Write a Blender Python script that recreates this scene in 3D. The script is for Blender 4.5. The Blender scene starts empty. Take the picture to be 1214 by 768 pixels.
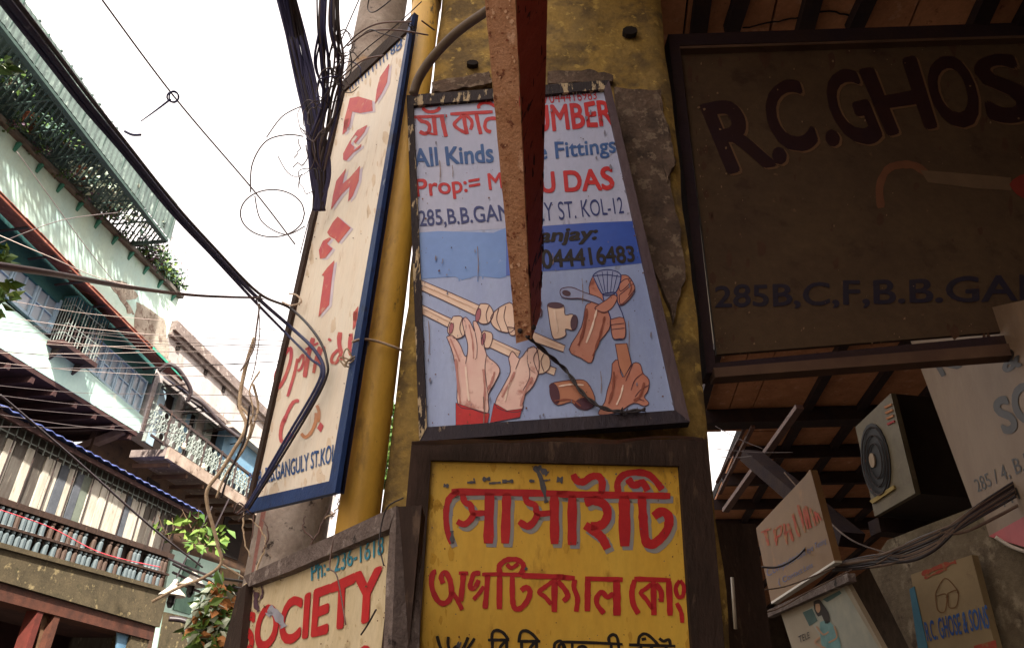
import bpy, bmesh, math, random
from mathutils import Vector, Matrix
from mathutils.geometry import tessellate_polygon
from mathutils import noise as mn
random.seed(7)
scn = bpy.context.scene
C = scn.collection
R_ = math.radians

# ------------------------------------------------------------------ camera
EYE = Vector((0, 0, 1.5))
FPX = 900.0                                  # focal length in pixels of the 1214 wide photograph
_up = Vector(((658-607)/FPX, (384+1150)/FPX, -1.0)).normalized()     # direction of the zenith in camera axes
_f = Vector((0, 0, -1.0)); _y = (_f - _up*_f.dot(_up)).normalized(); _x = _y.cross(_up)
M3 = Matrix((_x, _y, _up))                   # camera axes -> world axes
cd = bpy.data.cameras.new('camera'); cam = bpy.data.objects.new('camera', cd); C.objects.link(cam)
cd.sensor_width = 36.0; cd.lens = FPX/1214*36.0; cd.clip_start = 0.05; cd.clip_end = 2000
mw = M3.to_4x4(); mw.translation = EYE; cam.matrix_world = mw
scn.camera = cam
def ray(x, y): return M3 @ Vector(((x-607)/FPX, -(y-384)/FPX, -1.0))

# ------------------------------------------------------------------ light
SUN_EL, SUN_AZ = R_(42), R_(160)             # azimuth clockwise from +Y : from behind the viewer
w = bpy.data.worlds.new('World'); scn.world = w; w.use_nodes = True
nt = w.node_tree; bg = nt.nodes['Background']
sky = nt.nodes.new('ShaderNodeTexSky'); sky.sky_type = 'NISHITA'; sky.sun_disc = False
sky.sun_elevation = SUN_EL; sky.sun_rotation = SUN_AZ
sky.dust_density = 8.0; sky.air_density = 1.6; sky.ozone_density = 1.0
hz_ = nt.nodes.new('ShaderNodeMix'); hz_.data_type = 'RGBA'; hz_.inputs[0].default_value = .72      # bright white summer haze over the clear sky
nt.links.new(sky.outputs[0], hz_.inputs[6]); hz_.inputs[7].default_value = (6.8, 6.0, 5.5, 1)
nt.links.new(hz_.outputs[2], bg.inputs[0]); bg.inputs[1].default_value = 0.10
sd = bpy.data.lights.new('sun', 'SUN'); so = bpy.data.objects.new('sun', sd); C.objects.link(so)
sd.energy = 4.2; sd.angle = R_(2.0); sd.color = (1.0, .93, .82)
sdir = Vector((math.sin(SUN_AZ)*math.cos(SUN_EL), math.cos(SUN_AZ)*math.cos(SUN_EL), math.sin(SUN_EL)))
so.rotation_euler = sdir.to_track_quat('Z', 'Y').to_euler(); so.location = (0, 0, 30)
scn.view_settings.view_transform = 'Standard'; scn.view_settings.look = 'None'
scn.view_settings.exposure = 1.92; scn.view_settings.gamma = 1.0
scn.render.engine = 'CYCLES'; scn.cycles.max_bounces = 8; scn.cycles.diffuse_bounces = 5

# ------------------------------------------------------------------ materials
def lin(h):
    h = h.lstrip('#'); o = []
    for i in (0, 2, 4):
        c = int(h[i:i+2], 16)/255; o.append(c/12.92 if c <= .04045 else ((c+.055)/1.055)**2.4)
    return (*o, 1.0)
MATS = {}
def mat(name, a, b=None, scale=6.0, rough=.8, bump=.15, bscale=None, spots=None, stretch=(1, 1, 1), metal=0.0,
        lo=.35, hi=.65, spec=.3, fine=0.0, trans=0.0, spots2=None):
    """two-tone noise colour + optional chips / stains of their own shape + fine relief"""
    if name in MATS: return MATS[name]
    m = bpy.data.materials.new(name); m.use_nodes = True; n = m.node_tree.nodes; l = m.node_tree.links
    p = n['Principled BSDF']; p.inputs['Roughness'].default_value = rough; p.inputs['Metallic'].default_value = metal
    p.inputs['Specular IOR Level'].default_value = spec
    tc = n.new('ShaderNodeTexCoord'); mp = n.new('ShaderNodeMapping'); mp.inputs['Scale'].default_value = stretch
    l.new(tc.outputs['Object'], mp.inputs[0])
    def noise(s, det=6, ro=.6, vec=mp.outputs[0]):
        t = n.new('ShaderNodeTexNoise'); t.inputs['Scale'].default_value = s; t.inputs['Detail'].default_value = det
        t.inputs['Roughness'].default_value = ro; l.new(vec, t.inputs[0]); return t.outputs[0]
    def ramp(src, lo, hi, c0=(0, 0, 0, 1), c1=(1, 1, 1, 1)):
        r = n.new('ShaderNodeValToRGB'); r.color_ramp.elements[0].position = lo; r.color_ramp.elements[1].position = hi
        r.color_ramp.elements[0].color = c0; r.color_ramp.elements[1].color = c1; l.new(src, r.inputs[0]); return r.outputs[0]
    A = lin(a); B = lin(b) if b else A
    col = ramp(noise(scale), lo, hi, A, B)
    def over(col, sp):
        c, s, th, wd = sp[:4]
        mx = n.new('ShaderNodeMix'); mx.data_type = 'RGBA'
        l.new(ramp(noise(s, 8, .65), th, th+wd), mx.inputs[0]); l.new(col, mx.inputs[6]); mx.inputs[7].default_value = lin(c)
        return mx.outputs[2]
    for sp in (spots or []): col = over(col, sp)
    for sp in (spots2 or []): col = over(col, sp)
    if fine:
        mx = n.new('ShaderNodeMix'); mx.data_type = 'RGBA'; mx.blend_type = 'MULTIPLY'
        l.new(ramp(noise(scale*9, 5, .7), .3, .75, (1-fine,)*3+(1,), (1, 1, 1, 1)), mx.inputs[7]); mx.inputs[0].default_value = 1
        l.new(col, mx.inputs[6]); col = mx.outputs[2]
    l.new(col, p.inputs['Base Color'])
    if bump:
        b_ = n.new('ShaderNodeBump'); b_.inputs['Strength'].default_value = bump; b_.inputs['Distance'].default_value = .01
        l.new(noise(bscale or scale*5, 8, .65), b_.inputs['Height']); l.new(b_.outputs[0], p.inputs['Normal'])
    if trans:
        p.inputs['Transmission Weight'].default_value = trans
    MATS[name] = m; return m

yellow_plaster = mat('yellow_plaster', '#b3914a', '#8f7648', 5, .9, .9, 30, [('#75603e', 7, .47, .12), ('#c4a45a', 22, .58, .06)], fine=.35)
grey_plaster = mat('grey_plaster', '#7a6455', '#54453c', 14, .95, 1.0, 60, [('#8f7b68', 25, .55, .05)], fine=.4)
pipe_yellow = mat('pipe_yellow', '#dcae48', '#c4963a', 5, .5, .2, 40, [('#6e5228', 6, .56, .1), ('#4a3a24', 18, .64, .05)], (1, 1, .35), spec=.4, fine=.2)
pole_grey = mat('pole_grey', '#b5a89e', '#8f8076', 7, .85, .5, 40, [('#a98a6a', 5, .60, .05), ('#453b38', 16, .60, .06)], fine=.3)
cream_sign = mat('cream_sign', '#ecdcc8', '#f0e5d5', 4, .55, .05, 30, [('#c4a689', 7, .60, .12), ('#8f7257', 30, .70, .05)], (3, 3, .6), fine=.12)
cream_dirty = mat('cream_dirty', '#cdb994', '#d6c4a2', 6, .7, .12, 30, [('#8b7a62', 9, .62, .08), ('#6d5b48', 34, .66, .05)], (2, 2, .8), fine=.2)
lav_blue = mat('lavender_blue_paint', '#8a99c4', '#98a6cc', 5, .4, .05, 30, [('#7f87a0', 10, .60, .1), ('#5d5f70', 45, .69, .04)], (2, 2, .7), spec=.5, fine=.12)
mid_blue = mat('mid_blue_paint', '#6088c8', '#547cc0', 5, .4, .05, 30, [('#8fa6d2', 18, .64, .05)], spec=.5, fine=.1)
deep_blue = mat('deep_blue_paint', '#2f55b4', '#2849a2', 5, .4, .05, 30, [('#6d86c4', 18, .66, .05)], spec=.5, fine=.1)
yellow_sign = mat('yellow_sign_paint', '#d8a63c', '#deb248', 3, .5, .06, 30, [('#a87a2c', 7, .57, .12), ('#6d5a3c', 30, .69, .05)], (2, 2, .7), fine=.15)
red_paint = mat('red_paint', '#b01f28', '#c22a2a', 12, .55, .1, 60, [('#b0663c', 30, .66, .08)], fine=.15)
red_faded = mat('faded_red_paint', '#c4505f', '#cf6a5e', 14, .6, .05, 60, [('#d3a08c', 26, .60, .10)], fine=.12)
orange_faded = mat('faded_orange_paint', '#cc8a5c', '#d39a7c', 14, .6, .05, 60, [('#d9b79c', 26, .60, .10)])
blue_letter = mat('blue_letter_paint', '#2f4f88', '#3c5f92', 14, .6, .05, 60, [('#8d9bb0', 40, .70, .05)])
teal_letter = mat('teal_letter_paint', '#2f7e9a', '#3f8ba2', 14, .6, .05, 60, [('#a9a892', 30, .62, .08)])
navy_letter = mat('navy_letter_paint', '#232a63', '#2f3a72', 14, .5, .05, 60, [('#66708f', 34, .66, .08)])
greyblue_shadow = mat('grey_blue_outline_paint', '#8a8794', '#9a927f', 14, .6, .05, 60)
black_letter = mat('black_letter_paint', '#1c1512', '#2a1f19', 20, .6, .05)
maroon_letter = mat('maroon_letter_paint', '#2c1513', '#261318', 9, .6, .05)
art_flesh = mat('art_peach_paint', '#dcb0a6', '#e6c4b6', 9, .5, .04, 40, [('#b77c70', 12, .56, .10)])
art_pipe = mat('art_pipe_paint', '#e6ccb8', '#dcbaa4', 9, .5, .04)
art_brown = mat('art_brown_flesh_paint', '#b4705c', '#c28672', 9, .5, .04, 40, [('#8a4a3c', 12, .56, .10)])
art_line = mat('art_outline_paint', '#5a3038', '#43283a', 9, .6, .03)
art_dark = mat('art_dark_paint', '#4a3440', '#5a404c', 9, .6, .03)
art_steel = mat('art_steel_paint', '#9aa2c4', '#8288ae', 9, .5, .03)
frame_dark = mat('dark_weathered_frame', '#2c2530', '#3a3036', 14, .7, .5, 60, [('#a08a72', 40, .64, .03)], (1, 1, .4), fine=.3)
frame_chip = mat('chipped_frame', '#2a2226', '#3a2f30', 12, .75, .7, 60, [('#c2ab88', 18, .54, .03)], (2, 2, .5), fine=.3)
frame_purple = mat('dull_purple_frame', '#4e3c44', '#5c4a4c', 10, .6, .4, 60, [('#2a2024', 12, .6, .1)], (1, 1, .4), fine=.3)
frame_blue = mat('blue_frame', '#223666', '#2d4678', 8, .5, .3, 60, [('#8b95a8', 24, .64, .05), ('#27304f', 12, .58, .06)], (1, 1, .5), fine=.25)
frame_navy = mat('navy_frame_side', '#1d2442', '#2a2c48', 8, .6, .3, 60, [('#6a6e80', 24, .68, .05)], (1, 1, .5), fine=.25)
frame_wood = mat('weathered_grey_wood', '#80706a', '#665650', 14, .85, .8, 90, [('#9b8c84', 20, .56, .06), ('#3d322f', 18, .62, .06)], fine=.4)
frame_wood_dark = mat('dark_old_wood', '#33241c', '#45322a', 12, .85, .6, 60, [('#5c483a', 20, .60, .06)], (1, 1, .3), fine=.4)
rust_pale = mat('pale_rusty_steel', '#bd8a68', '#a87350', 16, .85, .8, 90, [('#74402a', 30, .57, .06), ('#d8a98a', 12, .58, .08)], (1, 1, 1), fine=.3)
rust_red = mat('dark_red_oxide', '#ad4634', '#b85240', 8, .7, .4, 60, [('#3a1614', 10, .60, .04)], (3, 3, .35), fine=.3)
ghosh_tin = mat('dark_brown_tin', '#54402c', '#493626', 3, .85, .2, 30, [('#3c281c', 6, .58, .12), ('#6a4e38', 20, .66, .08)], fine=.25)
ghosh_frame = mat('aubergine_frame', '#2a1a24', '#33211f', 6, .8, .3, fine=.3)
plank_pink = mat('pinkish_ceiling_plank', '#cf9068', '#b87c58', 6, .85, .4, 40, [('#dba686', 9, .58, .1), ('#80503a', 14, .62, .08)], fine=.25)
beam_dark = mat('dark_ceiling_beam', '#3c2a24', '#2c1e24', 8, .85, .4, fine=.3)
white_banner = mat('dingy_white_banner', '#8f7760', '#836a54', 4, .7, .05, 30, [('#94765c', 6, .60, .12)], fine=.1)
banner_red = mat('banner_red_print', '#a32a30', '#b0363a', 8, .6, .03)
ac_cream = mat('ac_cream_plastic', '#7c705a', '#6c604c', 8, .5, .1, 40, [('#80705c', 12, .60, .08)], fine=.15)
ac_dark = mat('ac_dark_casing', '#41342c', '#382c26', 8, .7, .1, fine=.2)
black_plastic = mat('black_plastic', '#141214', '#1d191a', 10, .5, .05)
wall_patchy_lit = mat('lit_patchy_grey_wall', '#8a7a62', '#6c5d4a', 5, .9, .5, 40, [('#a09078', 9, .56, .1), ('#57483a', 14, .60, .08)], fine=.3)  # patchy plaster; its lighter colour paints the lit area of the inner wall
dark_wall = mat('dark_grimy_wall', '#5a4a3c', '#42362c', 5, .9, .4, 40, [('#5a4a3c', 9, .60, .08)], fine=.3)
tan_wall = mat('tan_side_wall', '#80684e', '#6c5641', 5, .9, .4, fine=.3)
mint = mat('mint_plaster', '#a9c9c0', '#b9d5ca', 2.2, .85, .25, 30, [('#6fb8a4', 1.6, .62, .16), ('#dfe6d6', 3, .60, .1)], (1, 1, .7), fine=.12)
mint_pale = mat('pale_mint_parapet', '#b9d8d3', '#c8e0d2', 2.2, .85, .25, 30, [('#9fc4b4', 2.6, .60, .12), ('#8a8a7a', 8, .68, .08)], (1, 1, .7), fine=.15)
teal_shaded = mat('shaded_teal_paint', '#2f5c5c', '#3c6c68', 3, .8, .2, fine=.25)  # teal paint, colour darkened for the shade under the awning
peel = mat('peeling_plaster', '#b3aca0', '#8f8478', 4, .95, .6, 30, [('#7a6a60', 6, .54, .06)], fine=.3)
rust_sheet = mat('rusty_awning_sheet', '#7a4232', '#94594a', 5, .85, .4, 30, [('#b07c66', 9, .58, .08), ('#4e261e', 12, .60, .08)], fine=.3)
green_trim = mat('green_trim', '#3f9a80', '#2f7e6c', 5, .7, .2)
pane_mat = mat('dusty_glass', '#99a3ad', '#84909c', 2, .25, .03, 20, [('#b0a8b0', 5, .6, .15)], spec=.7)
frame_pale = mat('pale_blue_frame', '#a5bccb', '#8fa9bb', 6, .6, .2, fine=.15)
iron_dark = mat('dark_iron', '#2d2526', '#3d302c', 16, .7, .3, 60, [('#6a4638', 22, .6, .06)])
iron_pale = mat('pale_painted_iron', '#8d9690', '#767f7c', 16, .6, .3, 60)
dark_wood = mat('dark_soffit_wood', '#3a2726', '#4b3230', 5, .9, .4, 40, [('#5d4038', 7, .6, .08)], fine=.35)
brick_mix = mat('brown_grimy_masonry', '#5e4634', '#4a382e', 4, .9, .5, 30, [('#96583a', 3.5, .64, .06), ('#30251f', 8, .58, .1)], fine=.3)
plank_white = mat('off_white_plank', '#c4bfb4', '#aca698', 6, .8, .25, 40, [('#8d806c', 12, .62, .06)], (3, 3, .5), fine=.2)
plank_grey = mat('grey_brown_plank', '#5e5a54', '#4f4640', 6, .85, .3, 40, [('#7a7268', 10, .60, .06)], (3, 3, .5), fine=.3)
plank_bluegrey = mat('blue_grey_plank', '#5c6068', '#4b5058', 6, .85, .3, 40, fine=.3)
roof_blue = mat('blue_corrugated_sheet', '#3f4f8e', '#5a6496', 8, .5, .2, 40, [('#a9abb8', 14, .6, .06)], fine=.2)
mossy = mat('mossy_concrete', '#5a4f3b', '#443c2c', 4, .95, .6, 30, [('#8c7d5c', 8, .58, .08), ('#3f3a28', 6, .58, .1), ('#b39a6c', 3, .72, .04)], fine=.35)
red_brown = mat('red_brown_wood', '#5a3426', '#40261d', 6, .8, .3, 40, fine=.3)
dark_maroon = mat('dark_maroon_cloth', '#35191c', '#2a1418', 6, .9, .2)
bottle_blue = mat('blue_grey_baluster', '#525f64', '#434f54', 10, .4, .1, spec=.5, fine=.2)
bottle_brown = mat('brown_baluster', '#4a392f', '#3c2d26', 10, .6, .1, fine=.2)
white_wall = mat('grimy_white_wall', '#bdb6b6', '#a39b98', 2.2, .9, .4, 30, [('#8d8078', 3, .58, .12), ('#6b5c52', 9, .63, .06)], (1, 1, .6), fine=.15)
cornice_mat = mat('stained_cornice', '#8a7d78', '#6d615e', 5, .9, .4, 30, [('#b5aaa4', 9, .58, .06)], fine=.3)
blue_panel = mat('blue_painted_panel', '#5f86a4', '#7294aa', 4, .8, .2, fine=.2)
tin_dark = mat('dark_tin_canopy', '#2d2b3c', '#3b3744', 6, .6, .2, fine=.2)
dark_void = mat('dark_room', '#1c1614', '#241c1a', 4, .95, 0)
cable_black = mat('black_cable', '#221a1e', '#2e2226', 20, .45, .1, spec=.5)
cable_flare = mat('flare_blue_cable', '#2b3058', '#353a62', 6, .6, .15, 40, [('#6a6c88', 30, .6, .1)], spec=.4)  # blue in the colour stands in for lens flare over dark cables
cable_navy = mat('flare_navy_cable', '#3a3a5c', '#4a4766', 9, .7, .15, spec=.3)  # bluish purple imitates the same flare over the dark tangle
cable_brown = mat('brown_cable', '#4a3430', '#6d4d44', 8, .4, .1, spec=.6)
wire_grey = mat('thin_grey_wire', '#5d5356', '#6f6462', 8, .6, 0)
wire_pale = mat('pale_wire', '#b9a9a4', '#a4938c', 8, .6, 0)
wire_red = mat('red_wire', '#b03a48', '#c04450', 8, .6, 0)
root_mat = mat('pale_dry_root', '#d6c0a4', '#bca084', 20, .9, .4, fine=.3)
twine = mat('pale_twine', '#cdb8a4', '#b9a28c', 20, .9, .2)
leaf_green = mat('leaf_green', '#56732e', '#3d5c2a', 3, .6, .1, spec=.4)
leaf_bright = mat('leaf_bright_green', '#6f8638', '#56702e', 3, .6, .1, spec=.4)
leaf_grey = mat('leaf_grey_green', '#5a7466', '#42584e', 3, .7, .1)
leaf_pale = mat('leaf_pale', '#d0d6c2', '#b4c4b0', 3, .7, .1)
leaf_orange = mat('leaf_orange_tip', '#b07a4a', '#a06a40', 3, .7, .1)
stem_mat = mat('plant_stem', '#5c4a38', '#4d3c2e', 9, .9, .2)
haze_sheet = mat('translucent_ribbed_sheet', '#6c7d78', '#52625f', 5, .6, .4, 40, [('#93a39c', 9, .58, .08), ('#3b4a48', 7, .56, .1)], (1, 1, .5), fine=.3)
lamp_white = mat('white_enamel_shade', '#cfc8bc', '#bdb2a4', 6, .4, .05, spec=.5)
asphalt = mat('asphalt', '#45423f', '#3a3836', 6, .95, .4, 60, fine=.3)
paving = mat('grey_paving', '#6b6258', '#5c544c', 4, .95, .4, 40, fine=.3)
shop_plaster = mat('old_shop_plaster', '#80705c', '#6c5d4c', 3, .9, .4, fine=.3)

# ------------------------------------------------------------------ mesh helpers
class Plane:
    def __init__(self, p, n):
        self.p = Vector(p); self.n = Vector(n).normalized()
        if self.n.dot(EYE - self.p) < 0: self.n.negate()
    def hit(self, x, y, off=0.0):
        r = ray(x, y); q = self.p + self.n*off
        return EYE + r*((q-EYE).dot(self.n)/r.dot(self.n))
def at_y(x, y, Y): r = ray(x, y); return EYE + r*(Y/r.y)
def at_d(x, y, d): r = ray(x, y); return EYE + r.normalized()*d
def vplane(a, Y, b):
    """upright plane through the point seen at a (Y metres ahead) whose level line passes b"""
    A = at_y(*a, Y); r = ray(*b); B = EYE + r*((A.z-EYE.z)/r.z)
    return Plane(A, (B-A).cross(Vector((0, 0, 1))))
def qplane(q, idx, Y):
    """plane of the parallelogram seen at the four corners q, corner idx being Y metres ahead"""
    r = [ray(*p) for p in q]
    Mx = Matrix(((r[0].x, -r[1].x, r[2].x), (r[0].y, -r[1].y, r[2].y), (r[0].z, -r[1].z, r[2].z)))
    s = Mx.inverted() @ r[3]
    P = [r[0]*s[0], r[1]*s[1], r[2]*s[2], r[3]]
    k = Y/P[idx].y; P = [EYE + p*k for p in P]
    return Plane(P[0], (P[1]-P[0]).cross(P[3]-P[0]))

class MB:
    def __init__(s): s.v = []; s.f = []; s.m = []
    def add(s, vs, fs, mi=0):
        b = len(s.v); s.v += [Vector(v) for v in vs]; s.f += [tuple(i+b for i in f) for f in fs]; s.m += [mi]*len(fs); return s
    def prism(s, pts, back, mi=0):
        """closed prism: front polygon pts and the same shifted by vector back"""
        n = len(pts); vs = list(pts)+[p+back for p in pts]
        fs = [tuple(t) for t in tessellate_polygon([pts])] if n > 4 else [tuple(range(n))]
        nf = list(fs) + [tuple(i+n for i in reversed(f)) for f in fs] + [(i, i+n, (i+1) % n+n, (i+1) % n) for i in range(n)]
        return s.add(vs, nf, mi)
    def flat(s, pts, mi=0):
        fs = [tuple(t) for t in tessellate_polygon([pts])]
        return s.add(pts, fs, mi)
    def box(s, o, a, b, c, mi=0):
        o = Vector(o); a = Vector(a); b = Vector(b); c = Vector(c)
        vs = [o, o+a, o+a+b, o+b, o+c, o+a+c, o+a+b+c, o+b+c]
        return s.add(vs, [(0, 3, 2, 1), (4, 5, 6, 7), (0, 1, 5, 4), (1, 2, 6, 5), (2, 3, 7, 6), (3, 0, 4, 7)], mi)
    def bar(s, a, b, w, h=None, mi=0, up=Vector((0, 0, 1))):
        a = Vector(a); b = Vector(b); h = h or w; d = (b-a).normalized()
        u = d.cross(up); u = u.normalized() if u.length > 1e-4 else Vector((1, 0, 0)); v = u.cross(d)
        return s.box(a-u*w/2-v*h/2, u*w, v*h, b-a, mi)
    def tube(s, pts, r, n=6, mi=0, r2=None):
        pts = [Vector(p) for p in pts]; m = len(pts); b = len(s.v); prev = None
        for i, p in enumerate(pts):
            d = (pts[min(i+1, m-1)]-pts[max(i-1, 0)])
            d = d.normalized() if d.length > 1e-9 else Vector((0, 0, 1))
            if prev is None:
                u = d.cross(Vector((0, 0, 1))); u = u if u.length > .01 else d.cross(Vector((1, 0, 0)))
            else: u = prev - d*prev.dot(d)
            u.normalize(); prev = u; v = d.cross(u)
            rr = r if not callable(r) else r(i/(m-1))
            if r2 is not None: rr = r+(r2-r)*i/(m-1)
            s.v += [p+(u*math.cos(2*math.pi*k/n)+v*math.sin(2*math.pi*k/n))*rr for k in range(n)]
        for i in range(m-1):
            for k in range(n):
                s.f.append((b+i*n+k, b+i*n+(k+1) % n, b+(i+1)*n+(k+1) % n, b+(i+1)*n+k)); s.m.append(mi)
        s.f.append(tuple(b+k for k in reversed(range(n)))); s.f.append(tuple(b+(m-1)*n+k for k in range(n))); s.m += [mi, mi]
        return s
    def lathe(s, base, prof, n=12, mi=0, axis=Vector((0, 0, 1))):
        base = Vector(base); u = axis.cross(Vector((1, 0, 0))); u = (u if u.length > .1 else axis.cross(Vector((0, 1, 0)))).normalized(); v = axis.cross(u)
        b = len(s.v)
        for z, r in prof: s.v += [base+axis*z+(u*math.cos(2*math.pi*k/n)+v*math.sin(2*math.pi*k/n))*r for k in range(n)]
        for i in range(len(prof)-1):
            for k in range(n):
                s.f.append((b+i*n+k, b+i*n+(k+1) % n, b+(i+1)*n+(k+1) % n, b+(i+1)*n+k)); s.m.append(mi)
        s.f.append(tuple(b+k for k in reversed(range(n)))); s.f.append(tuple(b+(len(prof)-1)*n+k for k in range(n))); s.m += [mi, mi]
        return s
    def build(s, name, mats, parent=None, smooth=False):
        if not isinstance(mats, (list, tuple)): mats = [mats]
        me = bpy.data.meshes.new(name)
        if parent is not None: org = world_loc(parent)
        else:
            xs = [v.x for v in s.v]; ys = [v.y for v in s.v]; zs = [v.z for v in s.v]
            org = Vector(((min(xs)+max(xs))/2, (min(ys)+max(ys))/2, min(zs)))
        me.from_pydata([tuple(v-org) for v in s.v], [], s.f); me.update()
        for m in mats: me.materials.append(m)
        if len(mats) > 1: me.polygons.foreach_set('material_index', s.m)
        if smooth: me.polygons.foreach_set('use_smooth', [True]*len(me.polygons))
        o = bpy.data.objects.new(name, me); C.objects.link(o)
        if parent is not None: o.parent = parent
        else: o.location = org
        return o
def world_loc(o):
    v = Vector((0, 0, 0))
    while o is not None: v += o.location; o = o.parent
    return v
def tag(o, label=None, cat=None, group=None, kind=None):
    if label: o['label'] = label
    if cat: o['category'] = cat
    if group: o['group'] = group
    if kind: o['kind'] = kind
    return o
def thing(name, loc, label, cat, group=None):
    o = bpy.data.objects.new(name, None); C.objects.link(o); o.location = Vector(loc); o.empty_display_size = .1
    return tag(o, label, cat, group)
def smoothline(pts, n=6):
    """Catmull-Rom through tuples of any length"""
    out = []; m = len(pts)
    for i in range(m-1):
        p = [pts[max(i-1, 0)], pts[i], pts[i+1], pts[min(i+2, m-1)]]
        for k in range(n):
            t = k/n
            out.append(tuple(.5*((2*b)+(c-a)*t+(2*a-5*b+4*c-d)*t*t+(3*b-a-3*c+d)*t**3) for a, b, c, d in zip(*p)))
    out.append(tuple(pts[-1])); return out

def on(pl, pts, off): return [(x, y, (pl.hit(x, y, off)-EYE).length) for x, y in pts]
# painting on a board --------------------------------------------------------
LAY = .0009
def paint(pl, polys, m, parent, layer=1, name='painted_patch', smooth=0):
    mb = MB()
    for poly in polys:
        if smooth:
            q = smoothline(list(poly)+[poly[0]], smooth)[:-1]
        else: q = poly
        mb.flat([pl.hit(x, y, LAY*layer) for x, y in q])
    return mb.build(name, m, parent)
def brush(pl, strokes, m, parent, layer=2, name='lettering', width=4.0, wob=.10, n=5, straight=False, seed=1):
    """hand painted strokes: each is (points, width) in photograph pixels"""
    rnd = random.Random(seed); mb = MB()
    for st in strokes:
        pts, wd = (st if isinstance(st, tuple) and isinstance(st[0], list) else (st, width))
        q = smoothline(pts, n) if len(pts) > 2 else smoothline([pts[0], ((pts[0][0]*2+pts[1][0])/3, (pts[0][1]*2+pts[1][1])/3), ((pts[0][0]+pts[1][0]*2)/3, (pts[0][1]+pts[1][1]*2)/3), pts[1]], 2)
        L = []; Rr = []; m_ = len(q)
        for i, (x, y) in enumerate(q):
            ax, ay = q[max(i-1, 0)]; bx, by = q[min(i+1, m_-1)]; dx, dy = bx-ax, by-ay; l = math.hypot(dx, dy) or 1
            h = wd/2*(1+rnd.uniform(-wob, wob)); 
            if i == 0 or i == m_-1: h *= .86
            L.append((x-dy/l*h, y+dx/l*h)); Rr.append((x+dy/l*h, y-dx/l*h))
        vs = [pl.hit(*p, LAY*layer) for p in L]+[pl.hit(*p, LAY*layer) for p in Rr]
        mb.add(vs, [(i, i+1, m_+i+1, m_+i) for i in range(m_-1)])
    return mb.build(name, m, parent)
def homog(q):
    (x0, y0), (x1, y1), (x2, y2), (x3, y3) = q
    dx1, dx2, sx = x1-x2, x3-x2, x0-x1+x2-x3; dy1, dy2, sy = y1-y2, y3-y2, y0-y1+y2-y3
    den = dx1*dy2-dx2*dy1; g = (sx*dy2-dx2*sy)/den; h = (dx1*sy-sx*dy1)/den
    a, b, c = x1-x0+g*x1, x3-x0+h*x3, x0; d, e, f = y1-y0+g*y1, y3-y0+h*y3, y0
    return lambda u, v: ((a*u+b*v+c)/(g*u+h*v+1), (d*u+e*v+f)/(g*u+h*v+1))
def text(pl, s, quad, m, parent, layer=2, bold=.02, name='lettering', shear=0, spacing=1.0, shadow=None, sh=(1.5, 1.5)):
    """a line of lettering stretched to the quad (tl, tr, br, bl) given in photograph pixels"""
    cu = bpy.data.curves.new('t', 'FONT'); cu.body = s; cu.size = 1; cu.offset = 0; cu.shear = shear; cu.space_character = spacing; cu.resolution_u = 4
    ob = bpy.data.objects.new('t', cu); C.objects.link(ob)
    dg = bpy.context.evaluated_depsgraph_get(); me = bpy.data.meshes.new_from_object(ob.evaluated_get(dg))
    bpy.data.objects.remove(ob)
    xs = [v.co.x for v in me.vertices]; ys = [v.co.y for v in me.vertices]
    x0, x1, y0, y1 = min(xs), max(xs), min(ys), max(ys)
    H = homog(quad); vs = []; vs2 = []; fs = []; k = 0; n0 = len(me.vertices)
    base = [tuple(p.vertices) for p in me.polygons]
    offs = [(0, 0)] if bold < .008 else [(bold*math.cos(t*math.pi/4), bold*.8*math.sin(t*math.pi/4)) for t in range(8)]
    for q_, (ox, oy) in enumerate(offs):             # a fat brush: the stroke laid down a few times side by side
        for v in me.vertices:
            x, y = v.co.x+ox, v.co.y+oy
            wv = .022*mn.noise(Vector((x*1.7+len(s), y*.4, 3)))+.012*math.sin(x*7+y*4)+y*.02*math.sin(x*2.3)
            x += .018*mn.noise(Vector((x*2.1, y*2.2, len(s))))
            p = H((x-x0)/(x1-x0), (y1-y-wv)/(y1-y0)); vs.append(pl.hit(*p, LAY*layer+q_*.00006))
            if shadow: vs2.append(pl.hit(p[0]+sh[0], p[1]+sh[1], LAY*(layer-.8)+q_*.00006))
        fs += [tuple(i+q_*n0 for i in f) for f in base]
    if shadow: MB().add(vs2, fs).build('lettering_outline', shadow, parent)
    return MB().add(vs, fs).build(name, m, parent)
def chips(pl, quad, n, m, parent, layer=6, size=(1.0, 3.0), name='paint_chips', seed=1, tall=1.0):
    """small irregular chips, specks and runs in the paint, inside the quad given in photograph pixels"""
    r_ = random.Random(seed); H = homog(quad); mb = MB()
    for _ in range(n):
        e = r_.random()
        u, v = r_.random(), r_.random()
        if e < .45: u = abs(round(u)-r_.random()**2.5*.12)
        elif e < .7: v = abs(round(v)-r_.random()**2.5*.08)
        cx, cy = H(u, v); s_ = r_.uniform(*size)*(.5 if r_.random() < .6 else 1); k = r_.randint(5, 8); a0 = r_.random()*6; sx = r_.uniform(.4, 1.1)
        mb.flat([pl.hit(cx+s_*sx*math.cos(a0+6.283*i/k)*r_.uniform(.5, 1.2), cy+s_*tall*math.sin(a0+6.283*i/k)*r_.uniform(.5, 1.2), LAY*layer) for i in range(k)])
    return tag(mb.build(name, m, parent), kind='stuff')
def slab(name, pl, poly, m, parent=None, t=.02, off=0.0):
    pts = [pl.hit(x, y, off) for x, y in poly]
    return MB().prism(pts, -pl.n*t).build(name, m, parent)
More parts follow.
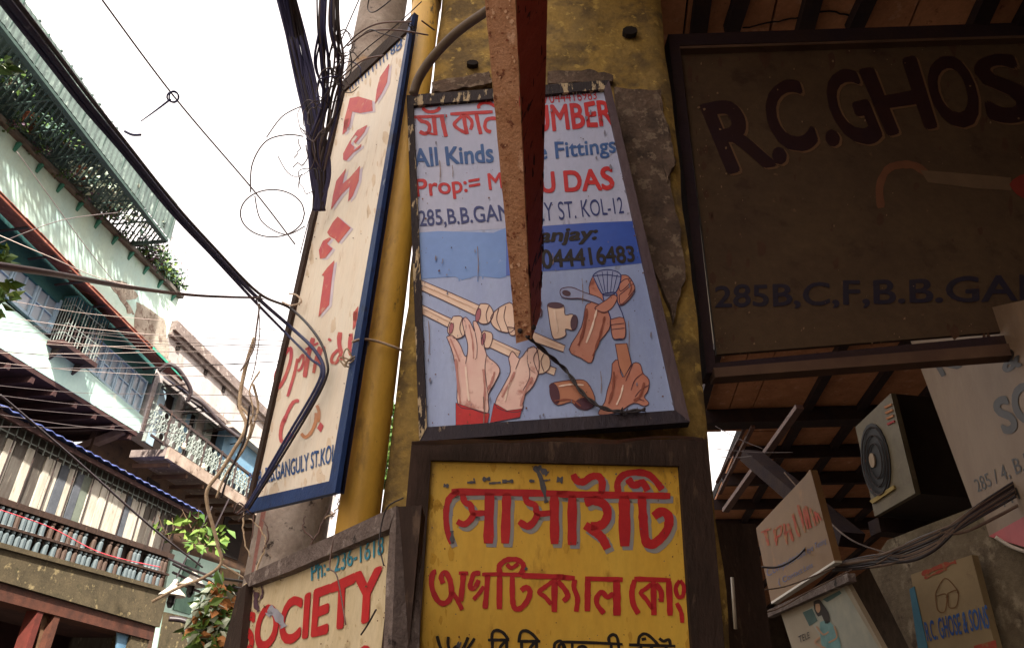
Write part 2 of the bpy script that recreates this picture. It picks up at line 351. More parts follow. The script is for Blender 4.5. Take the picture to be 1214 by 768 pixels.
def cable(name, pts, r, m, label=None, group=None, cat='cable', n=5, sub=6, parent=None, r2=None):
    """pts: (px, py, distance) seen points"""
    q = smoothline(pts, sub)
    o = MB().tube([at_d(*p) for p in q], r, n, r2=r2).build(name, m, parent, True)
    if parent is None: tag(o, label, cat, group)
    return o
def leaves(mb, c, rad, n, size, rnd, mi=lambda r: 0):
    for _ in range(n):
        d = Vector((rnd.gauss(0, 1), rnd.gauss(0, 1), rnd.gauss(0, 1))); d = d.normalized()*rnd.random()**.5
        p = Vector(c)+Vector((d.x*rad[0], d.y*rad[1], d.z*rad[2]))
        a = Vector((rnd.gauss(0, 1), rnd.gauss(0, 1), rnd.gauss(0, .6)-.3)).normalized(); b = a.cross(Vector((rnd.gauss(0, 1), rnd.gauss(0, 1), rnd.gauss(0, 1)))).normalized()
        l = size*rnd.uniform(.6, 1.3); w_ = l*.3; nn = a.cross(b)*l*.12
        mb.add([p, p+a*l*.45+b*w_+nn, p+a*l, p+a*l*.45-b*w_+nn], [(0, 1, 2), (0, 2, 3)], mi(rnd))

# ------------------------------------------------------------------ the ground
Y0 = 1.9                                       # the signs on the pillar hang this far ahead
az = R_(10.4); T = Vector((math.sin(az), math.cos(az), 0)); N = Vector((math.cos(az), -math.sin(az), 0)); UP = Vector((0, 0, 1))
D = 9.0; K = D/6.0                             # the opposite facade stands D metres to the left
def F(s, d, z): return T*(s*K) - N*((6-d)*K) + UP*(1.5+(z-1.5)*K)      # s along the street, d out of the facade, z up
def FAC(d): return Plane(N*(-(6-d)*K)+EYE, N)
def fbox(mb, s0, s1, d0, d1, z0, z1, mi=0):
    o = F(s0, d0, z0); return mb.box(o, F(s1, d0, z0)-o, F(s0, d1, z0)-o, F(s0, d0, z1)-o, mi)
g = MB(); g.add([(-600, -600, -.15), (600, -600, -.15), (600, 600, -.15), (-600, 600, -.15)], [(0, 1, 2, 3)])
tag(g.build('ground', paving), kind='structure')
g = MB(); g.box(T*-30-N*7.2+UP*-.14, T*90, N*6.4, UP*.02); tag(g.build('road', asphalt), kind='structure')
g = MB(); g.box(T*-30-N*.8+UP*-.14, T*60, N*5.0, UP*.14); tag(g.build('pavement', paving), kind='structure')

# ------------------------------------------------------------------ pillar, pole and pipe
PF = Plane((0, Y0+.06, 0), (0, 1, 0))          # front face of the pillar
pillar = thing('pillar', (.14, Y0+.06, 0), 'thick yellow plastered pillar with crumbling patches behind the painted signs', 'pillar')
a, b = PF.hit(457, 600), PF.hit(870, 768); a.z = b.z = 0
xl, xr = PF.hit(453, 600).x, PF.hit(828, 390).x
bm = bmesh.new()
nx, nz = 26, 90
grid = [[None]*(nz+1) for _ in range(nx+1)]
rn = random.Random(3)
def relief(x, z):
    v = mn.fractal(Vector((x*6, z*6, 1)), .8, 2.2, 4)*.012
    return v
for i in range(nx+1):
    for k in range(nz+1):
        x = xl+(xr-xl)*i/nx; z = 5.2*k/nz
        ed = .02 if i in (0, nx) else 0
        wob = mn.noise(Vector((z*5, i*.01, 7)))*.010 if i in (0, nx) else 0
        grid[i][k] = bm.verts.new((x+wob-.14, ed-relief(x, z), z))
for i in range(nx):
    for k in range(nz): bm.faces.new((grid[i][k], grid[i+1][k], grid[i+1][k+1], grid[i][k+1]))
me = bpy.data.meshes.new('plaster_face'); bm.to_mesh(me); bm.free()
for p in me.polygons: p.use_smooth = True
me.materials.append(yellow_plaster); o = bpy.data.objects.new('plaster_face', me); C.objects.link(o); o.parent = pillar
MB().box((xl+.012, Y0+.084, 0), (xr-xl-.024, 0, 0), (0, .42, 0), (0, 0, 5.2)).build('core', yellow_plaster, pillar)
# crumbling grey plaster strip right of the plumbing board
pl = Plane((0, Y0+.052, 0), (0, 1, 0)); rr = random.Random(5)
def ragged(pts, amp, sub, rnd):
    out = []
    for i in range(len(pts)):
        a_, b_ = pts[i], pts[(i+1) % len(pts)]
        for k in range(sub): t = k/sub; out.append((a_[0]+(b_[0]-a_[0])*t+rnd.uniform(-amp, amp), a_[1]+(b_[1]-a_[1])*t+rnd.uniform(-amp, amp)))
    return out
for poly in ([(728, 102), (782, 108), (792, 150), (800, 190), (793, 212), (805, 260), (812, 330), (800, 380), (770, 300), (745, 200)],):
    pts = [pl.hit(x, y, .012) for x, y in ragged(poly, 2.0, 5, rr)]
    MB().prism(pts, Vector((0, .022, 0))).build('crumbling_patch', grey_plaster, pillar)
pts = [pl.hit(x, y, .022) for x, y in ragged([(780, 120), (793, 150), (800, 195), (790, 215), (784, 180), (788, 150)], 1.5, 4, rr)]
MB().prism(pts, Vector((0, .03, 0))).build('crumbling_patch', grey_plaster, pillar)
pts = [pl.hit(x, y, .02) for x, y in ragged([(514, 96), (560, 88), (580, 84), (582, 98), (540, 106), (512, 110)], 2, 5, rr)]
MB().prism(pts, Vector((0, .03, 0))).build('mortar_ridge', grey_plaster, pillar)
pts = [pl.hit(x, y, .012) for x, y in ragged([(650, 86), (700, 82), (727, 90), (726, 96), (650, 100)], 1.5, 5, rr)]
MB().prism(pts, Vector((0, .03, 0))).build('mortar_ridge', grey_plaster, pillar)
for (x, y, w_, h_) in ((747, 36, 9, 5), (560, 74, 7, 3)):
    pts = [pl.hit(x+w_*math.cos(t*.7), y+h_*math.sin(t*.7), .018) for t in range(9)]
    MB().prism(pts, Vector((0, .02, 0))).build('putty_hole', dark_void, pillar)

# grey street pole behind the optical sign
py_ = Y0+1.15
pc = at_y(343, 640, py_); pc.z = 0; prad = (at_y(386, 640, py_)-at_y(300, 640, py_)).length/2
pole = thing('street_pole', pc, 'thick round grey concrete pole behind the white optical company board, wrapped in cables', 'pole')
MB().lathe(pc, [(0, prad*1.05), (2.0, prad), (5.6, prad*.97), (7.5, prad*.92)], 28).build('shaft', pole_grey, pole, True)
for z in (3.95, 4.12):
    MB().lathe(pc+UP*z, [(0, prad*1.04), (.03, prad*1.05)], 28).build('strap', frame_dark, pole, True)
pk = MB(); a = at_y(296, 690, py_-.12); b = at_y(317, 560, py_-.12)
pk.box(a, Vector((.035, 0, 0)), Vector((0, .06, 0)), b-a); tag(pk.build('pink_post', mat('pinkish_post', '#a0716a', '#8a5c54', 8, .85, .4, fine=.3)), 'narrow pinkish post standing left of the round grey pole', 'post')

# yellow drain pipe
pY = Y0+.065; p1 = at_y(427, 600, pY); pr = (at_y(452, 600, pY)-at_y(402, 600, pY)).length/2
p1.z = 0
pipe = thing('drain_pipe', p1, 'yellow painted drain pipe running up between the optical board and the pillar', 'pipe')
MB().lathe(p1, [(0, pr), (2.6, pr), (5.4, pr)], 24).build('tube', pipe_yellow, pipe, True)
for z in (1.9, 4.1):
    MB().lathe(p1+UP*z, [(0, pr*1.0), (.004, pr*1.07), (.075, pr*1.07), (.08, pr*1.0)], 24).build('collar', pipe_yellow, pipe, True)
# bent conduit at the top
cable('conduit', [(490, 112, 2.60), (497, 92, 2.62), (515, 66, 2.62), (545, 36, 2.60), (590, 5, 2.58), (620, -15, 2.6)], .0155, mat('conduit_brown', '#6a5846', '#58483a', 12, .6, .2, spec=.4), 'brown bent conduit curving across the yellow plaster above the plumbing board', cat='conduit', n=10)

# ------------------------------------------------------------------ board frames
def frame(pl, outer, inner, m, parent, t=.03, off=.012, mats=None, name='frame_bar'):
    for i in range(4):
        j = (i+1) % 4
        mm = (mats or [m]*4)[i]
        if mm is None: continue
        pts = [pl.hit(*outer[i], off+(.0015 if i % 2 else 0)), pl.hit(*outer[j], off+(.0015 if i % 2 else 0)), pl.hit(*inner[j], off+(.0015 if i % 2 else 0)), pl.hit(*inner[i], off+(.0015 if i % 2 else 0))]
        MB().prism(pts, -pl.n*t).build(name, mm, parent)

# ---- plumbing board
QA = [(482, 113), (722, 95), (818, 500), (497, 523)]
PA = qplane(QA, 0, Y0); PA.p += PA.n*.0
sgA = thing('plumber_board', PA.hit(655, 511, -.02), 'blue painted plumbing board with pipes and hands, hung tilted on the pillar', 'sign board')
slab('panel', PA, [(486, 118), (718, 100), (806, 492), (503, 512)], lav_blue, sgA, .012)
frame(PA, QA, [(490, 125), (716, 106), (801, 486), (506, 506)], frame_dark, sgA, .035, .014, [frame_chip, frame_purple, frame_dark, frame_chip])
MB().prism([PA.hit(*p, .0) for p in [(716, 106), (719, 106), (804, 487), (801, 487)]], -PA.n*.004).build('bead', mat('pale_bead', '#a08a80', '#8c766c', 9), sgA)
paint(PA, [[(489, 124), (716, 105), (753, 262), (700, 266), (600, 271), (495, 277)]], mat('pale_lilac_ground', '#a6acc8', '#b2b4cc', 5, .5, .05, 30, [('#8c8fa8', 12, .62, .08)], (2, 2, .7), fine=.12), sgA, .5, 'painted_ground')
paint(PA, [[(494, 276), (520, 274), (585, 276), (600, 270), (600, 328), (592, 330), (565, 327), (548, 332), (540, 328), (522, 329), (495, 331)]], mid_blue, sgA, 1, 'painted_band')
paint(PA, [[(600, 270), (643, 268), (700, 264), (750, 262), (761, 312), (700, 318), (640, 322), (600, 327)]], deep_blue, sgA, 1, 'painted_band')
paint(PA, [[(x, 326), (x+2.5, 326), (x+2, 326+h), (x+.8, 326+h)] for x, h in ((543, 7), (556, 4), (565, 8), (571, 5), (582, 3))], mid_blue, sgA, 1.2, 'paint_drip')
E_ = lambda L: [(480+x/7.683, 100+y/7.683) for x, y in L]
brush(PA, [(E_(l), w_/7.683) for l, w_ in [
    ([(160, 215), (195, 245), (245, 252), (290, 240), (322, 212)], 30), ([(240, 178), (248, 205)], 34),
    ([(78, 300), (385, 288)], 30),
    ([(122, 305), (150, 335), (200, 350), (225, 385), (215, 435), (175, 450), (135, 430)], 34), ([(190, 440), (275, 458)], 20), ([(262, 295), (280, 465)], 38),
    ([(335, 292), (352, 380), (375, 478)], 38),
    ([(412, 272), (800, 252)], 30), ([(535, 270), (548, 370), (568, 455)], 36), ([(520, 290), (470, 335), (450, 370), (490, 410), (560, 445)], 30), ([(555, 285), (595, 315), (612, 360), (597, 415)], 32),
    ([(648, 262), (668, 360), (692, 455)], 36),
    ([(678, 222), (672, 195), (710, 170), (770, 172), (830, 205)], 30), ([(850, 320), (800, 310), (745, 325), (728, 380), (745, 420), (785, 435)], 32)]],
    red_paint, sgA, 2, 'bengali_lettering')
text(PA, '7044416983', [(644, 111), (706, 107), (708, 118), (645, 123)], red_paint, sgA, 2, .005)
text(PA, 'UMBER', [(632, 128), (723, 119), (728, 148), (634, 157)], red_paint, sgA, 2, .03)
text(PA, 'AIl Kinds', [(490, 177), (583, 171), (585, 192), (492, 198)], blue_letter, sgA, 2, .03)
text(PA, 'e Fittings', [(636, 171), (728, 163), (731, 186), (638, 196)], blue_letter, sgA, 2, .02)
text(PA, 'Prop:= M', [(492, 213), (594, 205), (597, 229), (495, 240)], red_paint, sgA, 2, .02)
text(PA, 'U DAS', [(640, 206), (725, 198), (728, 224), (642, 229)], red_paint, sgA, 2, .035)
text(PA, '285,B.B.GANGU', [(496, 250), (636, 239), (640, 262), (498, 271)], navy_letter, sgA, 2, .015)
text(PA, 'LY ST. KOL-12', [(636, 241), (737, 234), (740, 253), (638, 263)], navy_letter, sgA, 2, .005)
text(PA, 'Sanjay:', [(625, 273), (707, 268), (710, 288), (627, 293)], black_letter, sgA, 2, .04, shear=.25)
text(PA, '9044416483', [(628, 298), (750, 291), (753, 310), (630, 319)], black_letter, sgA, 2, .03)
H_ = lambda L: [(470+x/3.2, 300+y/3.2) for x, y in L]
def ell(cx, cy, rx, ry, rot=0, n=14):
    return [(cx+rx*math.cos(t)*math.cos(rot)-ry*math.sin(t)*math.sin(rot), cy+rx*math.cos(t)*math.sin(rot)+ry*math.sin(t)*math.cos(rot)) for t in [2*math.pi*k/n for k in range(n)]]
def art(polys, m, layer, lw=1.0, lm=None, name='painted_shape', smooth=2):
    for P in polys:
        px = H_(P); q = smoothline(px+[px[0]], 3)[:-1] if smooth else px
        mb = MB().flat([PA.hit(x, y, LAY*layer) for x, y in q]); mb.build(name, m, sgA)
        if lw: brush(PA, [(q+[q[0]], lw)], lm or art_line, sgA, layer+.5, 'painted_outline', n=1)
art([[(82, 98), (200, 148), (318, 200), (306, 240), (190, 185), (82, 135)], [(85, 190), (150, 222), (228, 258), (216, 292), (150, 258), (86, 226)],
     [(360, 322), (470, 372), (456, 406), (348, 355)], [(518, 298), (640, 350), (633, 375), (514, 334)], [(565, 422), (606, 436), (598, 464), (556, 448)]], art_pipe, 1.5, smooth=0)
art([[(318, 192), (350, 195), (368, 230), (350, 264), (318, 266), (300, 235)], [(372, 222), (400, 200), (440, 193), (446, 290), (400, 298), (365, 275), (358, 245)],
     [(215, 240), (245, 240), (264, 272), (256, 312), (225, 324), (195, 302), (198, 272)], [(330, 294), (360, 302), (364, 328), (350, 360), (325, 350), (322, 312)],
     [(498, 360), (545, 362), (580, 395), (578, 440), (540, 458), (500, 430)], [(420, 280), (446, 285), (450, 310), (430, 308)]], art_pipe, 2.5)
art([ell(310, 235, 9, 26, .2), ell(330, 325, 7, 24, .2), ell(208, 284, 8, 22, .2)], mat('art_pink_paint', '#b3747c', '#a2646e', 9), 3.2, .6)
brush(PA, [(H_(l), .9) for l in ([(352, 197), (340, 230), (345, 262)], [(388, 210), (380, 250), (398, 296)], [(415, 200), (408, 245), (425, 292)], [(250, 245), (240, 285), (252, 318)], [(540, 362), (520, 400), (538, 455)], [(562, 378), (548, 410), (560, 450)])], art_line, sgA, 4.2, 'painted_outline')
art([[(190, 318), (212, 312), (240, 345), (258, 388), (268, 385), (270, 345), (258, 300), (250, 258), (262, 243), (280, 262), (298, 300), (290, 262), (305, 262), (325, 310), (342, 385), (380, 420), (392, 450), (368, 500), (348, 540), (347, 606), (290, 592), (234, 576), (230, 480), (215, 385)]], art_flesh, 3)
art([[(425, 400), (440, 372), (468, 400), (500, 362), (530, 360), (542, 435), (520, 500), (482, 545), (476, 596), (420, 600), (374, 572), (408, 500), (432, 450)]], art_flesh, 3)
brush(PA, [(H_(l), .8) for l in ([(298, 300), (306, 350), (304, 400)], [(268, 385), (262, 420)], [(342, 385), (336, 440), (348, 540)], [(468, 400), (452, 440)], [(500, 420), (505, 470), (480, 520)])], art_line, sgA, 4.2, 'painted_outline')
art([[(225, 567), (290, 590), (353, 608), (346, 643), (225, 656)], [(370, 568), (420, 597), (476, 590), (468, 622), (355, 643)]], red_paint, 3.4, .6, smooth=0)
art([[(572, 198), (602, 190), (634, 198), (640, 234), (668, 232), (684, 262), (672, 292), (642, 288), (642, 312), (612, 325), (590, 312)]], art_pipe, 2.5)
art([ell(603, 198, 30, 11, .05), ell(674, 263, 13, 29, .1)], art_dark, 3.2, .5)
art([[(745, 88), (730, 130), (738, 185), (718, 200), (702, 280), (655, 366), (700, 398), (740, 415), (760, 350), (806, 290), (812, 250), (830, 200), (860, 196), (895, 160), (904, 128), (880, 88), (848, 84), (800, 90)]], art_brown, 2.6)
art([[(845, 160), (870, 140), (896, 118), (904, 135), (880, 170), (850, 195)], [(842, 120), (865, 100), (890, 98), (880, 120), (850, 145)]], art_brown, 2.9)
art([[(620, 148), (628, 134), (665, 130), (710, 148), (775, 172), (785, 200), (755, 190), (700, 172), (660, 172), (628, 166)]], art_steel, 3.4)
art([ell(645, 152, 16, 10, .3)], art_dark, 4, .5)
art([[(745, 85), (765, 70), (795, 63), (830, 68), (852, 88), (835, 145), (808, 160), (778, 152)], [(782, 155), (832, 150), (838, 185), (862, 245), (866, 318), (820, 320), (812, 245), (790, 190)]], art_steel, 3.6, 1.3, navy_letter)
brush(PA, [(H_(l), .9) for l in ([(760, 78), (785, 150)], [(780, 70), (792, 150)], [(800, 68), (800, 152)], [(820, 70), (812, 152)], [(838, 80), (822, 150)], [(745, 88), (770, 84), (800, 82), (852, 90)], [(785, 160), (830, 158)])], navy_letter, sgA, 4.6, 'painted_outline')
art([[(812, 252), (862, 246), (868, 316), (845, 324), (820, 320)]], art_brown, 4.2)
brush(PA, [(H_(l), .9) for l in ([(812, 272), (865, 266)], [(812, 290), (866, 284)])], art_line, sgA, 5, 'painted_outline')
art([[(800, 175), (822, 158), (838, 170), (820, 205), (790, 225), (760, 215), (755, 205)]], art_brown, 4.4)
art([[(818, 420), (840, 405), (858, 470), (898, 418), (925, 422), (935, 455), (958, 480), (955, 520), (940, 545), (958, 568), (940, 580), (900, 568), (850, 598), (800, 612), (765, 608), (790, 565), (800, 520), (815, 470)]], art_brown, 2.6)
art([[(830, 345), (874, 342), (892, 420), (864, 470), (845, 430)]], mat('art_copper_paint', '#c08468', '#b0745c', 9), 3.4, smooth=0)
brush(PA, [(H_(l), .9) for l in ([(898, 418), (880, 460), (870, 485)], [(935, 455), (905, 480), (890, 520)], [(958, 500), (925, 520), (905, 545)], [(940, 560), (915, 550)])], art_line, sgA, 4.4, 'painted_outline')
art([[(580, 502), (600, 490), (680, 480), (722, 488), (752, 545), (745, 582), (712, 594), (680, 580), (660, 564), (612, 576), (588, 550)]], mat('art_copper_paint', '#c08468', '#b0745c', 9), 2.5)
art([ell(600, 533, 18, 40, -.2), ell(714, 570, 38, 22, -.1)], art_line, 3.4, .5)
brush(PA, [(H_(l), 1.8) for l in ([(534, 170), (548, 185), (545, 200), (534, 192)], [(534, 205), (550, 215), (548, 240), (534, 238)])], art_dark, sgA, 3, 'painted_outline')

rust_speck = mat('rust_speck', '#5a3a2a', '#6d4a38', 30, .9, .1); grime = mat('grey_grime', '#6f6f80', '#7a7684', 20, .8, .1); dark_speck = mat('dark_speck', '#3a3038', '#4a3c3c', 30, .8, .1)
QAi = [(491, 127), (715, 108), (800, 484), (507, 504)]
chips(PA, QAi, 150, rust_speck, sgA, 7, (.5, 1.6), seed=1); chips(PA, QAi, 110, grime, sgA, 7.3, (.6, 2.2), 'grime_specks', 2, 1.8); chips(PA, QAi, 60, dark_speck, sgA, 7.6, (.4, 1.1), 'dark_specks', 3)
brush(PA, [([(x, y), (x+1, y+h*.5), (x+.4, y+h)], w_) for x, y, h, w_ in ((521, 190, 26, 1.0), (566, 292, 40, .8), (536, 196, 14, .9), (690, 330, 30, .8), (573, 470, 32, .9), (712, 440, 26, .8), (655, 300, 14, .8), (508, 380, 40, .8), (745, 380, 34, .7), (600, 505, 12, .8))], mat('rust_run', '#8a7468', '#7c6a64', 30), sgA, 7.8, 'rust_run', wob=.5)['kind'] = 'stuff'
shade_f = mat('art_flesh_shade', '#c08a80', '#b67e76', 20); shade_b = mat('art_brown_shade', '#8e5244', '#84493c', 20); lite = mat('art_highlight', '#efd8c8', '#e8ccba', 20)
for mm_, L_ in ((shade_f, [([(225, 400), (232, 480), (242, 570)], 9), ([(275, 270), (288, 330), (292, 400)], 5), ([(330, 440), (335, 520), (330, 590)], 10), ([(372, 450), (360, 490), (345, 520)], 8), ([(205, 325), (228, 380), (240, 410)], 5), ([(400, 545), (430, 490), (448, 450)], 9), ([(515, 470), (490, 520), (470, 580)], 8)]),
                (shade_b, [([(722, 210), (710, 290), (690, 350)], 10), ([(790, 240), (770, 320), (745, 390)], 8), ([(880, 100), (892, 130), (880, 160)], 6), ([(825, 450), (822, 510), (805, 570)], 8), ([(940, 490), (925, 540), (900, 560)], 8), ([(600, 560), (660, 555), (700, 580)], 6)]),
                (lite, [([(100, 118), (200, 162), (300, 208)], 5), ([(100, 206), (160, 236), (215, 264)], 5), ([(370, 334), (420, 358), (462, 378)], 5), ([(540, 316), (600, 342), (630, 354)], 5), ([(262, 430), (268, 500), (275, 560)], 6), ([(440, 470), (420, 520), (412, 560)], 6), ([(598, 215), (606, 260), (610, 300)], 6), ([(615, 505), (660, 498), (710, 500)], 5), ([(760, 215), (742, 280), (720, 340)], 6), ([(860, 500), (850, 540), (835, 575)], 6)])):
    tag(brush(PA, [(H_(l), w_/3.2) for l, w_ in L_], mm_, sgA, 5.4, 'painted_shading', wob=.45), kind='stuff')
# folded edge of grey sheet sticking out between the two boards
sh = MB(); top_ = []; bot_ = []
for i in range(25):
    t = i/24; x = 488+345*t; y = 525-2*t - 4*abs(math.sin(t*9))*(.4+t)
    top_.append(at_y(x, y-2, Y0-.19-.01*math.sin(t*17))); bot_.append(at_y(x, y+2.5+1.5*math.sin(t*13), Y0-.15))
sh.add(top_+bot_, [(i, i+1, 26+i, 25+i) for i in range(24)])
tag(sh.build('flashing_strip', mat('grey_sheet_edge', '#82767c', '#6a5f66', 8, .5, .2)), 'crinkled grey sheet edge sticking out between the blue and the yellow board', 'metal strip')

# ---- yellow Bengali board
QC = [(512, 545), (806, 553), (822, 768), (499, 768)]
PC = qplane(QC, 0, Y0-.10)
sgC = thing('optical_board', PC.hit(660, 900, -.02), 'yellow board with red Bengali lettering under the tilted blue plumbing board', 'sign board')
slab('panel', PC, [(505, 540), (812, 546), (840, 960), (482, 950)], yellow_sign, sgC, .012)
frame(PC, [(488, 524), (838, 520), (878, 985), (446, 985)], [(511, 545), (806, 552), (832, 940), (486, 940)], frame_dark, sgC, .06, .016, [frame_wood_dark, frame_wood_dark, frame_wood_dark, frame_wood_dark])
MB().prism([PC.hit(*p, .004) for p in [(805, 553), (808.5, 553), (826, 790), (822.5, 790)]], -PC.n*.006).build('bead', mat('pale_bead', '#a08a80', '#8c766c', 9), sgC)
Za = lambda L: [(500+x/6.4, 550+y/6.4) for x, y in L]
Zb = lambda L: [(660+x/6.4, 550+y/6.4) for x, y in L]
r1 = [(Za(l), w_/6.4) for l, w_ in [([(225, 208), (650, 214), (1105, 224)], 52), ([(285, 205), (215, 250), (188, 330), (185, 430), (198, 520), (228, 600)], 46),
    ([(310, 225), (325, 285), (370, 310), (392, 368), (480, 368)], 46), ([(398, 365), (370, 420), (320, 455), (268, 432)], 48), ([(515, 220), (505, 600)], 74), ([(645, 220), (632, 600)], 68),
    ([(785, 235), (800, 285), (860, 312), (880, 372), (980, 368)], 46), ([(882, 372), (850, 435), (800, 470), (738, 432)], 52), ([(1005, 240), (1008, 605)], 72)]]
r1 += [(Zb(l), w_/6.4) for l, w_ in [([(0, 226), (430, 234), (862, 240)], 54), ([(118, 235), (116, 612)], 70),
    ([(125, 75), (150, 122), (205, 132), (260, 95), (315, 92), (345, 135), (338, 225)], 54), ([(212, 290), (290, 275), (365, 310), (385, 385), (345, 455), (260, 470)], 68), ([(215, 462), (290, 510), (345, 560), (385, 640)], 66),
    ([(468, 215), (462, 140), (510, 80), (600, 62), (690, 75), (750, 125), (800, 192)], 50), ([(540, 110), (585, 160), (650, 140), (690, 200)], 56), ([(512, 240), (516, 622)], 84),
    ([(645, 240), (655, 400), (670, 560), (710, 610), (780, 570), (840, 490), (850, 400), (800, 358), (735, 395)], 68)]]
brush(PC, [([(x+3.5, y+4.5) for x, y in p], w_*1.12) for p, w_ in r1], greyblue_shadow, sgC, 1, 'lettering_outline')
brush(PC, r1, red_paint, sgC, 2.2, 'bengali_lettering')
Cc = lambda L: [(500+x/6.506, 650+y/6.506) for x, y in L]
Cd = lambda L: [(660+x/6.506, 650+y/6.506) for x, y in L]
r2 = [(Cc(l), w_/6.506) for l, w_ in [([(112, 178), (85, 190), (75, 270), (95, 350), (135, 410), (185, 418), (225, 365), (222, 260), (185, 185), (150, 215), (165, 268)], 42),
    ([(218, 330), (260, 370), (312, 470)], 36), ([(322, 190), (312, 300), (300, 405)], 44), ([(285, 188), (358, 190)], 30),
    ([(452, 190), (405, 192), (385, 240), (372, 300), (410, 300), (440, 240)], 38), ([(398, 392), (440, 345), (480, 290)], 32), ([(508, 200), (500, 330), (488, 462)], 42),
    ([(465, 198), (600, 196), (770, 202)], 32), ([(770, 208), (940, 212), (1110, 220)], 42), ([(600, 205), (598, 465)], 44),
    ([(605, 195), (598, 135), (650, 88), (725, 82), (775, 110), (785, 150), (760, 198)], 40), ([(655, 118), (690, 148), (745, 115)], 32),
    ([(698, 215), (700, 380), (715, 455), (760, 460), (815, 400), (835, 330), (805, 298), (765, 322)], 42),
    ([(1025, 225), (1022, 488)], 48), ([(1012, 250), (950, 295), (905, 335), (950, 370), (1000, 430)], 34)]]
r2 += [(Cd(l), w_/6.506) for l, w_ in [([(5, 250), (60, 310), (85, 365), (50, 405)], 42), ([(0, 214), (140, 228)], 42), ([(140, 238), (133, 300), (160, 380), (150, 485)], 38), ([(240, 235), (236, 482)], 46), ([(218, 230), (510, 238)], 38),
    ([(438, 345), (390, 372), (350, 335), (312, 370), (312, 430), (365, 498)], 40), ([(462, 240), (465, 515)], 60), ([(598, 232), (880, 242)], 38), ([(602, 240), (580, 330), (592, 430), (632, 500)], 42),
    ([(745, 250), (750, 512)], 46), ([(732, 272), (690, 305), (648, 340), (690, 390), (740, 465)], 34), ([(762, 270), (805, 330), (805, 410)], 40), ([(865, 250), (875, 515)], 48),
    ([(950, 245), (918, 300), (935, 368), (972, 362), (980, 290), (950, 245)], 32), ([(925, 418), (960, 490), (968, 570)], 34)]]
brush(PC, r2, red_paint, sgC, 2, 'bengali_lettering', seed=4)
r3 = [(Cc(l), 24/6.506) for l in ([(118, 672), (135, 735), (160, 800)], [(205, 678), (203, 740), (225, 790), (270, 750), (290, 800)], [(358, 682), (335, 735), (310, 790)], [(408, 690), (365, 755), (340, 800)],
    [(510, 703), (675, 703)], [(540, 700), (545, 650), (575, 628), (625, 645), (668, 700)], [(545, 705), (545, 850)], [(645, 712), (600, 775), (650, 840)], [(655, 710), (655, 850)],
    [(738, 713), (915, 713)], [(750, 708), (765, 645), (805, 632), (855, 660), (900, 712)], [(770, 715), (770, 850)], [(870, 722), (830, 785), (880, 850)], [(885, 715), (885, 850)], [(1020, 770), (1030, 728), (1070, 712), (1095, 760), (1080, 820)])]
r3 += [(Cd(l), 24/6.506) for l in ([(15, 790), (20, 745), (50, 735), (70, 790)], [(45, 718), (280, 724), (508, 736)], [(120, 725), (120, 850)], [(155, 800), (170, 760), (215, 755), (250, 800)], [(408, 735), (402, 685), (435, 662), (468, 690), (482, 800)], [(420, 740), (422, 850)],
    [(558, 740), (915, 750)], [(630, 735), (638, 680), (680, 655), (730, 685), (785, 742)], [(655, 700), (690, 692)], [(790, 690), (825, 712), (865, 700), (878, 748)], [(650, 750), (650, 850)], [(740, 750), (715, 800), (760, 850)], [(850, 752), (835, 800), (880, 850)])]
brush(PC, r3, black_letter, sgC, 2, 'bengali_lettering', seed=5)
# bare scratches and stains on the yellow paint
scr = mat('bare_tin_scratch', '#5d5a62', '#4c4848', 20, .6, .1)
brush(PC, [(Za(l), w_/6.4) for l, w_ in [([(855, 15), (905, 110), (945, 290)], 34), ([(880, 20), (955, 75)], 42), ([(228, 505), (232, 600)], 28), ([(345, 140), (400, 135)], 22), ([(395, 105), (400, 145)], 14), ([(460, 115), (520, 110)], 26), ([(510, 145), (600, 138)], 14), ([(610, 130), (695, 128)], 26), ([(815, 125), (855, 128)], 20), ([(920, 125), (975, 118)], 16), ([(1025, 115), (1070, 120)], 40), ([(165, 160), (205, 165)], 24)]]
      + [(Cc(l), w_/6.506) for l, w_ in [([(270, 735), (300, 745)], 40), ([(795, 150), (815, 160)], 24)]], scr, sgC, 3, 'scratch', wob=.5)['kind'] = 'stuff'

QCi = [(514, 549), (804, 556), (821, 768), (501, 768)]
chips(PC, QCi, 150, rust_speck, sgC, 5, (.4, 1.4), seed=5); chips(PC, QCi, 90, scr, sgC, 5.3, (.4, 1.2), 'bare_specks', 6); chips(PC, QCi, 70, mat('dirty_yellow', '#c89836', '#bd9036', 20), sgC, .6, (2, 7), 'stain', 7, 2.0)
# ---- tall optical board on the left
QB = [(403, 99), (489, 17), (397, 583.5), (289, 609)]
PB = qplane(QB, 1, Y0-.03)
sgB = thing('tall_optical_board', PB.hit(350, 592, -.03), 'tall cream board with faded red lettering and blue frame beside the yellow pipe', 'sign board')
slab('panel', PB, [(405, 108), (484, 32), (391, 576), (294, 600)], cream_sign, sgB, .01)
frame(PB, QB, [(406, 109), (483, 36), (390, 570), (297, 591)], frame_blue, sgB, .014, .01, [frame_wood_dark, frame_blue, frame_blue, frame_wood_dark])
